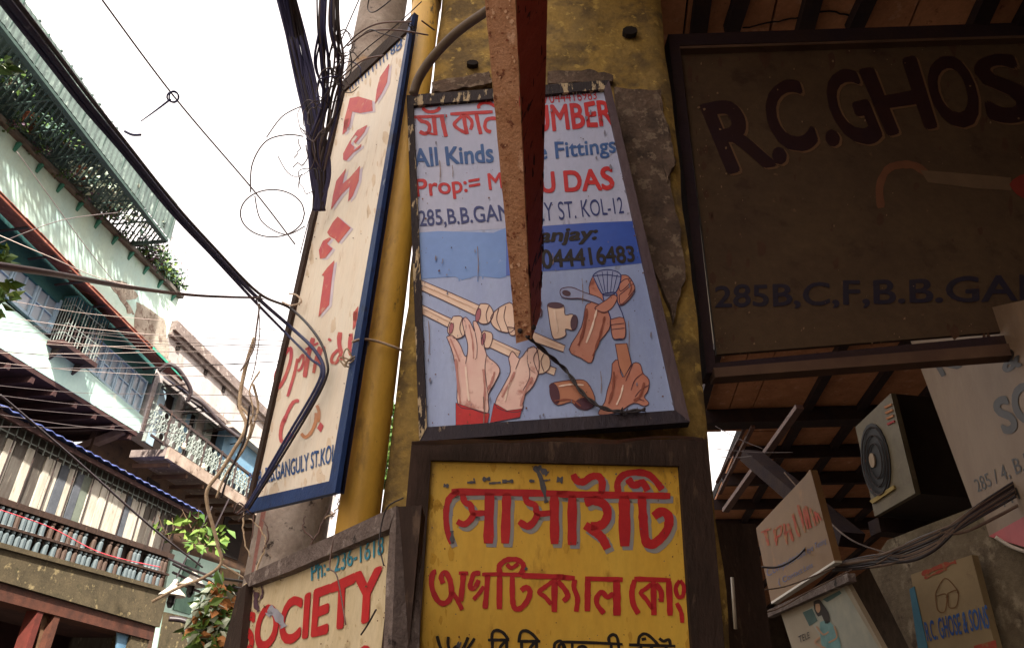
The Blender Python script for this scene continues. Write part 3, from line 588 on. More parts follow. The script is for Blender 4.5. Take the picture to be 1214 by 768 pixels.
# deep navy box side of the frame, on the edge turned to the pillar
a, b = PB.hit(489, 17, -.004), PB.hit(397, 583.5, -.004)
vb = (PB.hit(489, 17)-PB.hit(403, 99)).normalized()
MB().prism([a+vb*.002, b+vb*.002, b+vb*.012, a+vb*.012], -PB.n*.02).build('frame_side', frame_navy, sgB)
g1 = lambda L: [(370+x/5.485, 10+y/5.485) for x, y in L]; g2 = lambda L: [(360+x/5.908, 130+y/5.908) for x, y in L]
g3 = lambda L: [(340+x/5.485, 240+y/5.485) for x, y in L]; g4 = lambda L: [(290+x/5.906, 370+y/5.906) for x, y in L]; g5 = lambda L: [(280+x/5.908, 490+y/5.908) for x, y in L]
polysB = [g1([(502, 358), (488, 480), (455, 550), (408, 622), (420, 530), (440, 450)]), g1([(245, 585), (300, 574), (390, 600), (394, 668), (310, 682), (262, 672), (240, 768), (206, 800), (205, 740), (232, 640)]),
    g2([(286, 70), (318, 60), (300, 150), (270, 178), (278, 120)]),
    g2([(445, 108), (425, 158), (362, 240), (350, 225), (378, 190), (360, 178), (332, 215), (330, 240), (355, 262), (350, 285), (405, 240), (400, 262), (345, 305), (300, 358), (276, 352), (276, 308), (320, 225), (375, 145)]),
    g2([(296, 412), (272, 520), (322, 478), (395, 392), (385, 500), (342, 608), (310, 645), (322, 540), (268, 592), (190, 702), (205, 600), (228, 500)]),
    g3([(330, 92), (415, 165), (335, 265), (312, 238), (280, 222), (262, 195), (298, 130)]), g3([(275, 228), (290, 235), (262, 268), (285, 290), (298, 300), (250, 362), (215, 366), (208, 310), (235, 250)]),
    g3([(310, 375), (292, 500), (275, 665), (205, 746), (225, 600), (242, 478), (226, 474), (262, 425)]),
    g3([(464, 672), (460, 768), (430, 768), (430, 722)]), g4([(762, -5), (790, -5), (778, 95), (756, 125)])]
paint(PB, [[(x+3.2, y+1.4) for x, y in p] for p in polysB], mat('pale_lilac_outline', '#c9bccd', '#d9cdd3', 9), sgB, 1, 'lettering_outline')
paint(PB, polysB, red_faded, sgB, 2, 'lettering')
brush(PB, [(g4(l), w_/5.906) for l, w_ in [([(315, 248), (265, 320), (220, 430), (215, 510), (235, 530), (280, 460), (318, 350), (326, 270), (312, 245)], 24), ([(370, 325), (345, 440), (300, 590)], 20), ([(372, 350), (405, 298), (412, 340), (395, 390), (370, 412)], 18),
    ([(480, 180), (445, 300), (420, 455)], 30), ([(425, 262), (515, 215)], 16), ([(525, 240), (500, 330), (482, 425)], 22), ([(560, 240), (530, 280), (520, 340), (545, 360)], 20), ([(600, 185), (590, 200)], 24),
    ([(655, 262), (618, 300), (608, 345), (640, 352), (668, 300)], 22), ([(668, 140), (662, 220), (685, 335)], 32), ([(745, 150), (735, 250), (745, 300)], 28)]]
    + [(g4([(380, 618), (340, 630), (300, 700), (275, 768)]), 4), (g5([(345, 20), (318, 90), (310, 160), (325, 200), (370, 170), (395, 140)]), 4.4)], red_faded, sgB, 2, 'lettering')
brush(PB, [(g4([(505, 650), (520, 700), (515, 768)]), 3.6), (g5([(560, -5), (555, 60), (525, 130), (485, 165), (455, 140)]), 4)], orange_faded, sgB, 2, 'lettering')
paint(PB, [g5([(590, 58), (612, 85), (592, 132), (566, 102)])], red_faded, sgB, 2, 'lettering')
text(PB, "285B, B.B.GANGULY ST.KOL", [g5([(88, 420)])[0], g5([(697, 212)])[0], g5([(690, 352)])[0], g5([(92, 540)])[0]], blue_letter, sgB, 2, .015)
text(PB, "88", [g1([(508, 258)])[0], g1([(588, 185)])[0], g1([(582, 262)])[0], g1([(512, 308)])[0]], blue_letter, sgB, 2, .01)
brush(PB, [(g1([(x, 520-(x-240)*.93), (x+4, 545-(x-240)*.86)]), 1.2) for x in (245, 262, 282, 300, 322, 345, 365, 392, 415, 440, 462, 485)], blue_letter, sgB, 2, 'faded_lettering', wob=.4)['kind'] = 'stuff'
QBi = [(408, 112), (481, 42), (388, 568), (300, 588)]
chips(PB, QBi, 90, mat('faint_stain', '#dfccb5', '#d8c3aa', 20), sgB, .6, (1.5, 5), 'stain', 8, 2.4); chips(PB, QBi, 90, rust_speck, sgB, 4, (.3, 1.0), seed=9)
# twisted wire ties of the board
def knot(name, c, r, n, seed, m, label, cat='wire tie', thick=.0012, group=None):
    rd = random.Random(seed); pts = []
    for k in range(n): 
        d = Vector((rd.gauss(0, 1), rd.gauss(0, 1), rd.gauss(0, 1))).normalized()
        pts.append(tuple(Vector(c)+d*r*rd.uniform(.5, 1)))
    return tag(MB().tube(smoothline(pts, 5), thick, 5).build(name, m, None, True), label, cat, group)
knot('wire_tie', PB.hit(487, 35, .02), .025, 12, 1, cable_black, 'rusty wire knot at the top corner of the tall cream board', thick=.0018)
knot('wire_tie', PB.hit(414, 424, .02), .028, 14, 2, root_mat, 'pale twine knot on the right edge of the tall cream board', thick=.0022)
knot('wire_tie', PB.hit(291, 604, .02), .035, 14, 3, cable_brown, 'tangled wire knot at the bottom left corner of the tall cream board', thick=.0022)
_tw = [(x, y, (at_y(x, y, Y)-EYE).length) for x, y, Y in ((418, 405, 1.80), (430, 402, 1.84), (448, 405, 1.885), (466, 411, 1.91), (478, 416, 1.95))]
cable('twine', _tw, .004, twine, 'pale plastic strip tied round the yellow pipe', cat='string')
cable('wire_tie', on(PB, [(343, 348), (352, 350), (357, 358), (345, 362), (335, 358)], .03), .003, twine, 'pale wire hook on the left edge of the tall cream board', cat='wire tie')

# ---- SOCIETY board, lower left
Ssc = lambda L: [(260+x/4.313, 590+y/4.313) for x, y in L]
PD = vplane(Ssc([(130, 420)])[0], Y0+.02, Ssc([(860, 120)])[0])
sgD = thing('society_board', PD.hit(380, 930, -.02), 'weathered cream board with big red English lettering and grey wooden frame', 'sign board')
slab('panel', PD, Ssc([(125, 440), (872, 130), (845, 1500), (60, 1750)]), cream_dirty, sgD, .012)
def bar_poly(name, pts, m, parent, pl, off, t): return MB().prism([pl.hit(*p, off) for p in pts], -pl.n*t).build(name, m, parent)
bar_poly('frame_bar', Ssc([(122, 400), (300, 318), (560, 200), (905, 40), (866, 158), (600, 270), (350, 378), (150, 452)]), frame_wood, sgD, PD, .02, .045)
bar_poly('frame_bar', Ssc([(905, 42), (872, 160), (852, 420), (815, 1500), (868, 1500), (876, 900), (898, 300)]), frame_wood, sgD, PD, .022, .05)
MB().box(PD.hit(*Ssc([(906, 44)])[0], .02), Vector((.045, -.012, 0)), Vector((.0, .07, 0)), Vector((0, 0, -1.3))).build('frame_side', frame_wood_dark, sgD)
bar_poly('frame_bar', Ssc([(95, 470), (138, 438), (105, 768), (45, 1700), (-50, 1700), (20, 768)]), frame_wood_dark, sgD, PD, .018, .06)
text(PD, 'Ph:- 236-1618', [Ssc([(468, 335)])[0], Ssc([(840, 192)])[0], Ssc([(838, 285)])[0], Ssc([(470, 424)])[0]], teal_letter, sgD, 2, .01)
text(PD, 'SOCIETY', [Ssc([(130, 600)])[0], Ssc([(828, 350)])[0], Ssc([(815, 612)])[0], Ssc([(115, 800)])[0]], red_paint, sgD, 2, .04)
text(PD, 'OPTICAL CO.', [Ssc([(105, 985)])[0], Ssc([(815, 735)])[0], Ssc([(800, 975)])[0], Ssc([(90, 1200)])[0]], red_paint, sgD, 2, .03)
brush(PD, [(Ssc(l), w_/4.313) for l, w_ in [([(250, 565), (290, 590), (330, 660)], 40), ([(245, 600), (265, 580)], 30)]], mat('grey_smear', '#9a9aa6', '#88848c', 20), sgD, 3, 'smear', wob=.4)
brush(PD, [(Ssc(l), w_/4.313) for l, w_ in [([(190, 480), (185, 540), (200, 580)], 22), ([(215, 450), (220, 490), (200, 530)], 8), ([(175, 470), (180, 500)], 8)]], art_dark, sgD, 3, 'stain', wob=.5)
cable('dry_twig', on(PD, [(395, 640), (391, 672), (400, 684), (410, 740)], .035), .0014, cable_brown, 'thin dangling wire hanging in front of the SOCIETY board, left one', cat='wire')
cable('dry_twig', on(PD, [(478, 590), (458, 603), (450, 640), (455, 670)], .035), .0014, cable_black, 'thin dark wire drooping over the top right corner of the SOCIETY board', cat='wire')
cable('dry_twig', on(PD, [(446, 722), (436, 740), (428, 752)], .035), .0016, cable_black, 'short curl of wire at the right of the SOCIETY board', cat='wire')

QDi = [(298, 697), (458, 632), (455, 768), (288, 768)]
chips(PD, QDi, 120, rust_speck, sgD, 5, (.4, 1.5), seed=10); chips(PD, QDi, 60, mat('dull_stain', '#c0ac88', '#b8a480', 20), sgD, .6, (2, 6), 'stain', 11, 1.8)
# dead creeper on the pole
cr = thing('dead_creeper', at_y(330, 680, py_-prad-.02), 'dry leafless creeper stems clinging over the round grey pole', 'creeper')
rd = random.Random(11)
for i, pts in enumerate(([(360, 668, 2.35), (372, 640, 2.33), (385, 615, 2.3), (392, 598, 2.3)], [(385, 615, 2.3), (398, 605, 2.3), (402, 590, 2.32)], [(372, 640, 2.33), (360, 625, 2.35), (362, 610, 2.35)],
        [(303, 680, 2.4), (312, 655, 2.36), (315, 640, 2.36), (308, 625, 2.38), (296, 615, 2.4)], [(312, 655, 2.36), (318, 630, 2.36), (312, 615, 2.37)], [(290, 600, 2.3), (288, 630, 2.32), (296, 660, 2.34)], [(303, 600, 2.3), (298, 640, 2.33)])):
    q = smoothline(pts, 6); q = [(x+rd.uniform(-1.2, 1.2), y+rd.uniform(-1, 1), d) for x, y, d in q]
    MB().tube([at_y(x, y, py_-prad-.02) for x, y, d in q], .0045, 5, r2=.002).build('stem', [cable_brown, root_mat][i % 2], cr, True)

# ------------------------------------------------------------------ rusty angle iron
top = [at_y(571, -40, 1.15), at_y(609, -40, 1.11), at_y(650, -40, 1.17)]
bot = [at_y(612, 407, Y0-.09), at_y(630, 402, Y0-.13), at_y(641, 372, Y0-.08)]
ai = thing('angle_iron', bot[1], 'rusty angle iron bracket hanging in front of the blue plumbing board', 'bracket')
def strip(a0, a1, b0, b1, th, m, name, n=30, amp=.0022, seed=1):
    rd = random.Random(seed); nrm = (a1-a0).cross(b0-a0).normalized()
    if nrm.dot(EYE-a0) < 0: nrm.negate()
    L = []; Rr = []
    for i in range(n+1):
        t = i/n; L.append(a0.lerp(b0, t)+(a1-a0).normalized()*rd.uniform(-amp, amp)); Rr.append(a1.lerp(b1, t)+(a1-a0).normalized()*rd.uniform(-amp, amp)*.8)
    vs = L+Rr+[p-nrm*th for p in L]+[p-nrm*th for p in Rr]; m1 = n+1; fs = []
    for i in range(n):
        fs += [(i, i+1, m1+i+1, m1+i), (2*m1+i, 3*m1+i, 3*m1+i+1, 2*m1+i+1), (i, 2*m1+i, 2*m1+i+1, i+1), (m1+i, m1+i+1, 3*m1+i+1, 3*m1+i)]
    fs += [(0, m1, 3*m1, 2*m1), (n, 2*m1+n, 3*m1+n, m1+n)]
    return MB().add(vs, fs).build(name, m, ai)
strip(top[0], top[1], bot[0], bot[1], .004, rust_pale, 'flange', amp=.0008)
strip(top[1]+Vector((.0005, .0005, 0)), top[2], bot[1]+Vector((.0005, .0005, 0)), bot[2], .004, rust_red, 'flange', amp=.0008, seed=2)
MB().tube([at_y(572, -40, 1.152), at_y(612.5, 407, Y0-.088)], .0014, 5).build('edge_bead', mat('pale_cut_edge', '#d0b49c', '#c0a088', 9), ai)
FL = Plane(top[1], (top[1]-top[0]).cross(bot[0]-top[0])); FR = Plane(top[1], (top[2]-top[1]).cross(bot[1]-top[1]))
chips(FL, [(577, 0), (606, 0), (627, 396), (614, 400)], 120, mat('rust_flake', '#7a4630', '#8a5238', 20, .95, .3), ai, 3, (.8, 3.4), 'rust_flakes', 21, .55)
chips(FL, [(577, 0), (606, 0), (627, 396), (614, 400)], 60, mat('pale_flake', '#cda588', '#c29676', 20, .95, .3), ai, 2, (.8, 3.0), 'worn_spots', 22, 1.2)
chips(FR, [(614, 0), (644, 0), (644, 330), (630, 392)], 46, mat('black_scar', '#3a1614', '#301214', 20), ai, 4, (.7, 2.0), 'scars', 23, 6)
for (x, y) in ((617, 392), (632, 388)):
    c_ = (FL if x < 625 else FR).hit(x, y, .001); MB().lathe(c_, [(0, .0075), (.004, .0075), (.007, .004)], 10, axis=(FL if x < 625 else FR).n).build('bolt', iron_dark, ai)
tw = []
for k in range(2):
    q = smoothline([(625, 398, 2.05), (650, 420, 2.1), (672, 440, 2.13), (690, 465, 2.13), (712, 482, 2.14), (738, 488, 2.14), (765, 485, 2.14)], 10)
    pts = []
    for i, (x, y, d) in enumerate(q):
        ph = i*.55+k*math.pi; pts.append(PA.hit(x, y, max(.025, .10-.004*i))+Vector((math.cos(ph)*.0035, 0, math.sin(ph)*.0035)))
    tw.append(pts)
tg = MB().tube(tw[0], .0034, 6); tg.tube(tw[1], .0034, 6)
tag(tg.build('twisted_wire', cable_black, None, True), 'black twisted wire tied from the rusty iron to the bottom of the plumbing board', 'wire')
knot('wire_tie', PA.hit(737, 487, .03), .018, 9, 8, cable_black, 'small wire knot at the bottom right of the plumbing board')

# ------------------------------------------------------------------ cables overhead
def run(pts, r, m, label, group=None, name='cable', r2=None, n=6, cat='cable'): return cable(name, pts, r, m, label, group, cat, n, 8, r2=r2)
def pbd(x, y, o): return (x, y, (PB.hit(x, y, o)-EYE).length)
dz = pbd(345, 388, .05)[2]; sc_ = lambda L: [(x, y, 1.45+(dz-1.45)*t) for x, y, t in L]       # the bundle runs out of the picture over the viewer's head
run(sc_([(-26, -45, 0), (8, 0, .08), (55, 60, .18), (100, 119, .3), (148, 177, .42), (204, 246, .58), (252, 298, .72), (302, 350, .87)])+[pbd(345, 388, .05), pbd(372, 414, .04), pbd(384, 438, .035), pbd(376, 464, .03), pbd(340, 525, .03), pbd(293, 602, .04)], .0072, cable_flare, 'thickest dark cable, tinted blue for flare, sweeping down from the top left corner to the board', r2=.0045)
run(sc_([(-17, -45, .03), (17, -2, .1), (64, 59, .2), (107, 116, .32), (151, 172, .44), (206, 241, .6), (254, 294, .74), (306, 347, .88)])+[pbd(345, 366, .07), pbd(374, 396, .06), pbd(387, 425, .05), pbd(384, 455, .04), pbd(343, 527, .04), pbd(295, 603, .05)], .0048, cable_black, 'dark cable beside the thickest one, arching widest over the cream board', r2=.0038)
run(sc_([(-34, -42, 0), (1, 2, .08), (49, 63, .18), (95, 122, .3), (145, 180, .42), (201, 249, .58), (249, 300, .72), (298, 353, .86)])+[pbd(338, 394, .04), pbd(367, 424, .035), pbd(380, 446, .03), pbd(337, 523, .03), pbd(291, 602, .035)], .0052, cable_flare, 'dark cable, tinted blue for flare, on the underside of the overhead bundle', r2=.0038)
run([(-30, 311, 1.2), (60, 324, 1.35), (150, 340, 1.6), (230, 350, 1.85), (307, 353, 2.0)], .0065, cable_brown, 'thick glossy brown cable crossing level in front of the mint building', r2=.0028)
knot('wire_tie', at_d(308, 354, 1.98), .016, 12, 4, wire_grey, 'frayed string knot where the brown cable meets the overhead bundle', thick=.0012)
run([(308, 360, 1.98), (304, 390, 2.0), (300, 415, 2.0), (285, 440, 2.0)], .0022, wire_pale, 'frayed pale string hanging from the cable knot, longer one', name='string', cat='string')
run([(306, 360, 1.98), (308, 392, 2.0), (303, 430, 2.02), (298, 450, 2.0)], .0014, wire_pale, 'frayed pale string hanging from the cable knot, thinner one', name='string', cat='string')
run([(110, -15, 2.6), (205, 113, 2.7), (300, 225, 2.85), (350, 290, 2.9)], .0028, wire_grey, 'thin wire crossing the sky with a knotted loop on it', name='wire', cat='wire')
lp = MB(); q = [at_d(205+7*math.cos(t*.5), 115+6*math.sin(t*.5), 2.69) for t in range(14)]; lp.tube(q, .0028, 5)
q = [at_d(206+5.5*math.cos(t*.5), 115+7*math.sin(t*.5), 2.68) for t in range(14)]; lp.tube(q, .0024, 5)
tag(lp.build('wire_loop', cable_flare, None, True), 'small knotted loop of flare-tinted wire halfway along the thin sky wire', 'wire')
run([(202, 118, 2.69), (185, 131, 2.66), (167, 144, 2.64)], .0036, cable_flare, 'loose wire end sticking out of the loop in the sky', name='wire', r2=.0014, cat='wire')
run([(148, 156, 1.5), (157, 160, 1.48), (167, 160, 1.47)], .0022, cable_flare, 'short clipped wire stub on the upper side of the overhead bundle', name='wire', cat='wire')
run([(285+38+38*math.cos(t), 253+28*math.sin(t), 2.8) for t in [k*.45 for k in range(15)]], .0024, wire_grey, 'large loose oval loop of thin wire left of the cream board', name='wire', cat='wire')
run([(297, 228, 2.8), (299, 195, 2.8), (315, 168, 2.8), (340, 160, 2.8), (360, 162, 2.8)], .0024, wire_grey, 'thin wire arching up from the loose oval loop', name='wire', cat='wire')
run([(302, 232, 2.8), (310, 262, 2.8), (338, 278, 2.8), (362, 268, 2.8)], .0024, wire_grey, 'thin wire sagging under the loose oval loop', name='wire', cat='wire')
run([(316, 163, 2.9), (335, 138, 2.9), (360, 125, 2.9)], .0022, wire_grey, 'short stiff wire poking out left of the cable tangle', name='wire', cat='wire')
# the tangled bundle rising beside the pole
rd = random.Random(21)
GB = 'black cables bundled up the left of the grey pole'
for i in range(26):
    x0 = 322+rd.uniform(0, 22); w0 = rd.uniform(-7, 7)
    pts = [(x0+rd.uniform(-3, 3), -30, 2.9+rd.uniform(-.1, .2)), (x0+16+w0*.7, 45, 2.9), (x0+28+w0*.8, 100, 2.85), (x0+38+w0*.8, 150, 2.8), (x0+46+w0+rd.uniform(-4, 4), 205, 2.75), (378+rd.uniform(-6, 6), 250, 2.72)]
    pts = [(x+rd.uniform(-2, 2), y, d) for x, y, d in pts]
    run(pts, rd.uniform(.004, .0075), rd.choice([cable_navy, cable_black, cable_navy]), 'dark cable in the dense strand of the bundle left of the pole', GB, n=5)
for i in range(16):
    x0 = 374+rd.uniform(0, 30)
    pts = [(x0+rd.uniform(-4, 4), -30, 2.75), (x0+rd.uniform(-8, 8), 30, 2.7), (x0+rd.uniform(-9, 9), 75, 2.72), (x0+rd.uniform(-8, 9), 120, 2.75), (x0-12+rd.uniform(-6, 6), 170, 2.75), (380+rd.uniform(-7, 7), 215, 2.75)]
    run(pts, rd.uniform(.002, .0052), rd.choice([cable_navy, cable_black, wire_grey]), 'loose dark cable in the airy strand just left of the pole top', 'loose cables left of the pole top', n=5)
for i in range(22):
    cx, cy = rd.choice([(400, 70), (408, 50), (395, 110), (372, 140), (352, 180), (366, 215), (415, 90), (345, 175)]); s = rd.uniform(8, 24)
    a0 = rd.uniform(0, 6); k_ = rd.uniform(1.6, 4.5)
    pts = [(cx+s*math.cos(a0+k_*t/6)*rd.uniform(.7, 1.1), cy+s*1.3*math.sin(a0+k_*t/6)*rd.uniform(.7, 1.1), 2.7+rd.uniform(-.05, .05)) for t in range(7)]
    run(pts, rd.uniform(.0015, .0028), rd.choice([cable_navy, wire_grey, cable_black]), 'thin curly wire snagged in the cable tangle beside the pole', 'thin curly wires in the cable tangle', name='wire', n=4, cat='wire')
for i, pts in enumerate(([(372, 130, 2.6), (400, 95, 2.6), (430, 62, 2.55), (470, 30, 2.5), (500, 2, 2.5)], [(405, 60, 2.6), (425, 40, 2.55), (450, 28, 2.5), (488, 26, 2.45)], [(420, 50, 2.6), (438, 36, 2.55), (452, 40, 2.5), (480, 47, 2.45)],
        [(412, 55, 2.6), (438, 38, 2.55), (470, 36, 2.5), (508, 42, 2.5)], [(440, -10, 2.55), (436, 10, 2.55), (445, 14, 2.5), (470, -5, 2.5)], [(405, 92, 2.6), (430, 72, 2.5), (455, 66, 2.45)], [(430, -10, 2.6), (400, 60, 2.65), (395, 90, 2.65)], [(500, 25, 2.4), (515, 36, 2.45)])):
    run(pts, .0026 if i % 2 else .0018, [cable_black, cable_brown][i % 2], ['long wire crossing the pole top up to the yellow pipe', 'upper wire strapped round the pole top', 'wire tied with a knot on the pole and dropping to the board corner', 'wire looping from the pole to the yellow pipe',
        'pale bent wire hook near the top of the pole', 'wire wrapped under the knot on the pole', 'slack wire running down the left edge of the pole top', 'tiny wire end on the yellow pipe beside the board corner'][i], name='wire', cat='wire')
run(on(PB, [(384, 205), (375, 235), (366, 262), (356, 300)], .03), .002, wire_grey, 'thin wire following the left edge of the cream board', name='wire', cat='wire')
# dry hanging root
rt = thing('hanging_root', at_d(290, 470, 5.0), 'long pale dry aerial root dangling in front of the railing balcony', 'root')
for pts, r in (([(302, 400, 5.2), (290, 440, 5.2), (284, 480, 5.1), (292, 505, 5.0), (276, 535, 5), (262, 558, 5), (246, 580, 5), (246, 600, 5), (252, 622, 5), (258, 645, 5), (262, 668, 5), (240, 685, 5), (212, 696, 5), (180, 713, 5)], .013),
               ([(284, 480, 5.1), (298, 500, 5.0), (290, 530, 5.0), (268, 562, 5), (256, 590, 5)], .009), ([(300, 455, 5.1), (306, 480, 5.1), (302, 500, 5.0), (296, 520, 5)], .009),
               ([(308, 440, 5.2), (296, 462, 5.1), (300, 490, 5.0), (286, 520, 5.0)], .006), ([(262, 668, 5), (285, 682, 5), (300, 692, 5)], .006)):
    MB().tube([at_d(*p) for p in smoothline(pts, 5)], r, 6, r2=r*.7).build('strand', root_mat, rt, True)
run([(296, 480, 4.5), (290, 520, 4.5), (272, 560, 4.5), (262, 590, 4.5)], .006, cable_black, 'black cable loop hanging between the root and the cream board', n=5)
for i, (a, b) in enumerate((((205, 668), (300, 700)), ((205, 678), (300, 706)), ((200, 662), (296, 690)), ((210, 690), (300, 712)))):
    run([(*a, 8), ((a[0]+b[0])/2, (a[1]+b[1])/2+6, 7.5), (*b, 7)], .012, cable_black, 'sagging black service cable below the dry root, left of the SOCIETY board', 'sagging service cables left of the SOCIETY board', n=5)
run([(0, 604, 7), (60, 625, 7.2), (120, 655, 7.3), (190, 672, 7.4)], .0035, wire_red, 'thin red wire slanting across the baluster veranda', name='wire', cat='wire')
run([(0, 468, 6), (90, 545, 6.5), (180, 625, 7), (240, 672, 7.5)], .008, cable_black, 'dark wire slanting down in front of the white planks', name='wire', cat='wire')
rd = random.Random(33)
for i, (y0, y1) in enumerate(((372, 404), (378, 410), (388, 412), (395, 420), (402, 408), (414, 432), (428, 446), (384, 398), (436, 428), (455, 470), (466, 492), (480, 500), (488, 520), (505, 498), (350, 392), (418, 414))):
    run([(-20, y0, 6), (90, y0+(y1-y0)*.35+rd.uniform(2, 6), 6.4), (200, y0+(y1-y0)*.7+rd.uniform(1, 5), 6.4), (335, y1, 4.4)], rd.uniform(.0014, .0026), rd.choice([wire_grey, wire_pale, wire_grey]), 'thin wire strung across the front of the mint building', 'thin wires strung across the mint building', name='wire', n=4, cat='wire')
run([(-10, 292, 6), (70, 262, 6), (140, 252, 6.5)], .003, wire_grey, 'thin wire rising to the right across the pale parapet', name='wire', cat='wire')
run([(20, 180, 7), (60, 235, 7), (100, 290, 7), (140, 340, 7)], .003, wire_grey, 'thin wire running down along the pale parapet', name='wire', cat='wire')
run([(-10, 275, 6), (60, 305, 6), (130, 333, 6.5), (240, 352, 6.5)], .003, wire_pale, 'pale wire just above the thick glossy brown cable', name='wire', cat='wire')

# ================================================================== left side of the street
def fs(p, d): return FAC(d).hit(*p).dot(T)/K
def fz(p, d): return 1.5+(FAC(d).hit(*p).z-1.5)/K
def zline(p, q, d):
    s1, z1, s2, z2 = fs(p, d), fz(p, d), fs(q, d), fz(q, d)
    return lambda s: z1+(z2-z1)*(min(max(s, 3.0), 16)-s1)/(s2-s1)
def fprism(mb, s0, s1, zb, zt, d0, d1, mi=0):
    """box along the facade whose foot and top follow the lines zb(s), zt(s)"""
    A = [F(s0, d1, zb(s0)), F(s1, d1, zb(s1)), F(s1, d1, zt(s1)), F(s0, d1, zt(s0))]
    return mb.prism(A, -N*((d1-d0)*K), mi)
def fp(name, s0, s1, zb, zt, d0, d1, m, parent): return fprism(MB(), s0, s1, zb, zt, d0, d1).build(name, m, parent)
cst = lambda z: (lambda s: z)
SE = 7.77                                          # end corner of the mint building
gb = thing('mint_building', F(6, 0, 1.4), 'pale mint green building with glazed veranda and overhanging upper floors on the left', 'building')
z_par_t = zline((0, 140), (205, 338), 0); z_par_b = zline((0, 236), (205, 442), 0)
z_win_t = zline((0, 288), (165, 440), 0); z_win_b = zline((0, 343), (168, 492), 0); z_gb = zline((0, 415), (165, 513), 0)
fp('parapet_wall', 1, SE, z_par_b, z_par_t, -.12, 0, mint_pale, gb)
fp('lintel', 1, SE-.01, z_win_t, z_par_b, -.16, -.02, teal_shaded, gb)
s_n = fs((90, 470), 0)
fp('spandrel_wall', 1, SE, z_gb, z_win_b, -.1, 0, mint, gb)
fp('end_wall', SE-.1, SE-.004, lambda s: z_gb(s), z_par_t, -4, -.125, mint, gb)
fp('wall_behind', 1, SE-.12, cst(1.3), lambda s: z_gb(s)-.06, -1.0, -.9, brick_mix, gb)
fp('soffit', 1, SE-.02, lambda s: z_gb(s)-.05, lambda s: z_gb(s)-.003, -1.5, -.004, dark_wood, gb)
fp('roof_slab', 1, SE-.12, lambda s: z_par_t(s)-.25, lambda s: z_par_t(s)-.15, -4, -.13, peel, gb)
fp('room_back', 1, SE-.12, z_gb, z_par_t, -.45, -.4, dark_void, gb)
# soffit joists
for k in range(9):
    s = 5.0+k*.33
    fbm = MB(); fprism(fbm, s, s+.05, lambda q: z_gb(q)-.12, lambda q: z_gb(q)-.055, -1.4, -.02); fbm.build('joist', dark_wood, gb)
a = F(7.62, -.08, z_gb(7.6)-.03); b = F(7.3, -1.35, 4.15)
MB().bar(a, b, .16, .12).build('strut', mat('dusty_strut', '#7d685c', '#695448', 8, .9, .3), gb)
# patches of fallen plaster at the corner
rr = random.Random(9); PW = FAC(.004)
for poly in ([(124, 330), (150, 335), (165, 352), (150, 356), (160, 372), (152, 372), (140, 350)], [(162, 358), (196, 378), (200, 420), (196, 432), (175, 412), (160, 388)], [(180, 408), (202, 428), (200, 438), (186, 428)]):
    MB().prism([PW.hit(*p) for p in ragged(poly, 1.2, 4, rr)], -N*.02).build('bare_plaster_patch', peel, gb)
# string course brackets under the roof plants
z_e = zline((0, 146), (205, 345), 0)
fp('eave_ledge', 1, SE, lambda s: z_e(s)-.03, lambda s: z_e(s)+.02, -.05, .07, mat('dark_stained_ledge', '#55504e', '#6e6a64', 9, .9, .4), gb)
for k in range(12):
    s = 4.1+k*.32
    MB().prism([F(s, .002, z_e(s)-.035), F(s, .05, z_e(s)-.035), F(s, .002, z_e(s)-.14)], T*.035*K).build('bracket', mat('green_bracket', '#2f6f60', '#3f7c6c', 9), gb)
# downpipe line stains / cables on wall
# glazed windows
edges = [3.4, 3.8, 4.2, 4.6, 5.0, 5.34, 5.68, 5.99, 6.56, 6.86, 7.14, 7.42, 7.7]
for i in range(len(edges)-1):
    s0, s1 = edges[i], edges[i+1]
    if s0 == 5.99: 
        continue
    wm = MB(); fw = .022
    fprism(wm, s0+.004, s0+.004+fw, z_win_b, z_win_t, -.07, -.022); fprism(wm, s1-fw-.004, s1-.004, z_win_b, z_win_t, -.07, -.022)
    fprism(wm, s0+fw, s1-fw, z_win_b, lambda s: z_win_b(s)+.03, -.068, -.025); fprism(wm, s0+fw, s1-fw, lambda s: z_win_t(s)-.03, z_win_t, -.068, -.025)
    mid = lambda s: (z_win_b(s)*.5+z_win_t(s)*.5)
    fprism(wm, s0+fw, s1-fw, lambda s: mid(s)-.007, lambda s: mid(s)+.007, -.066, -.03)
    sm = (s0+s1)/2; fprism(wm, sm-.008, sm+.008, lambda s: z_win_b(s)+.031, lambda s: z_win_t(s)-.031, -.064, -.032)
    wo = wm.build('window', frame_pale, gb)
    for (u0, u1) in ((s0+fw, sm-.009), (sm+.009, s1-fw)):
        for (q0, q1) in ((lambda s: z_win_b(s)+.031, lambda s: mid(s)-.008), (lambda s: mid(s)+.008, lambda s: z_win_t(s)-.031)):
            pm_ = MB(); fprism(pm_, u0+.002, u1-.002, q0, q1, -.055, -.048); pm_.build('pane', pane_mat, wo)
fp('mullion', 5.975, 5.995, z_win_b, z_win_t, -.06, 0.0, frame_pale, gb); fp('mullion', 6.545, 6.568, z_win_b, z_win_t, -.06, 0.0, frame_pale, gb)
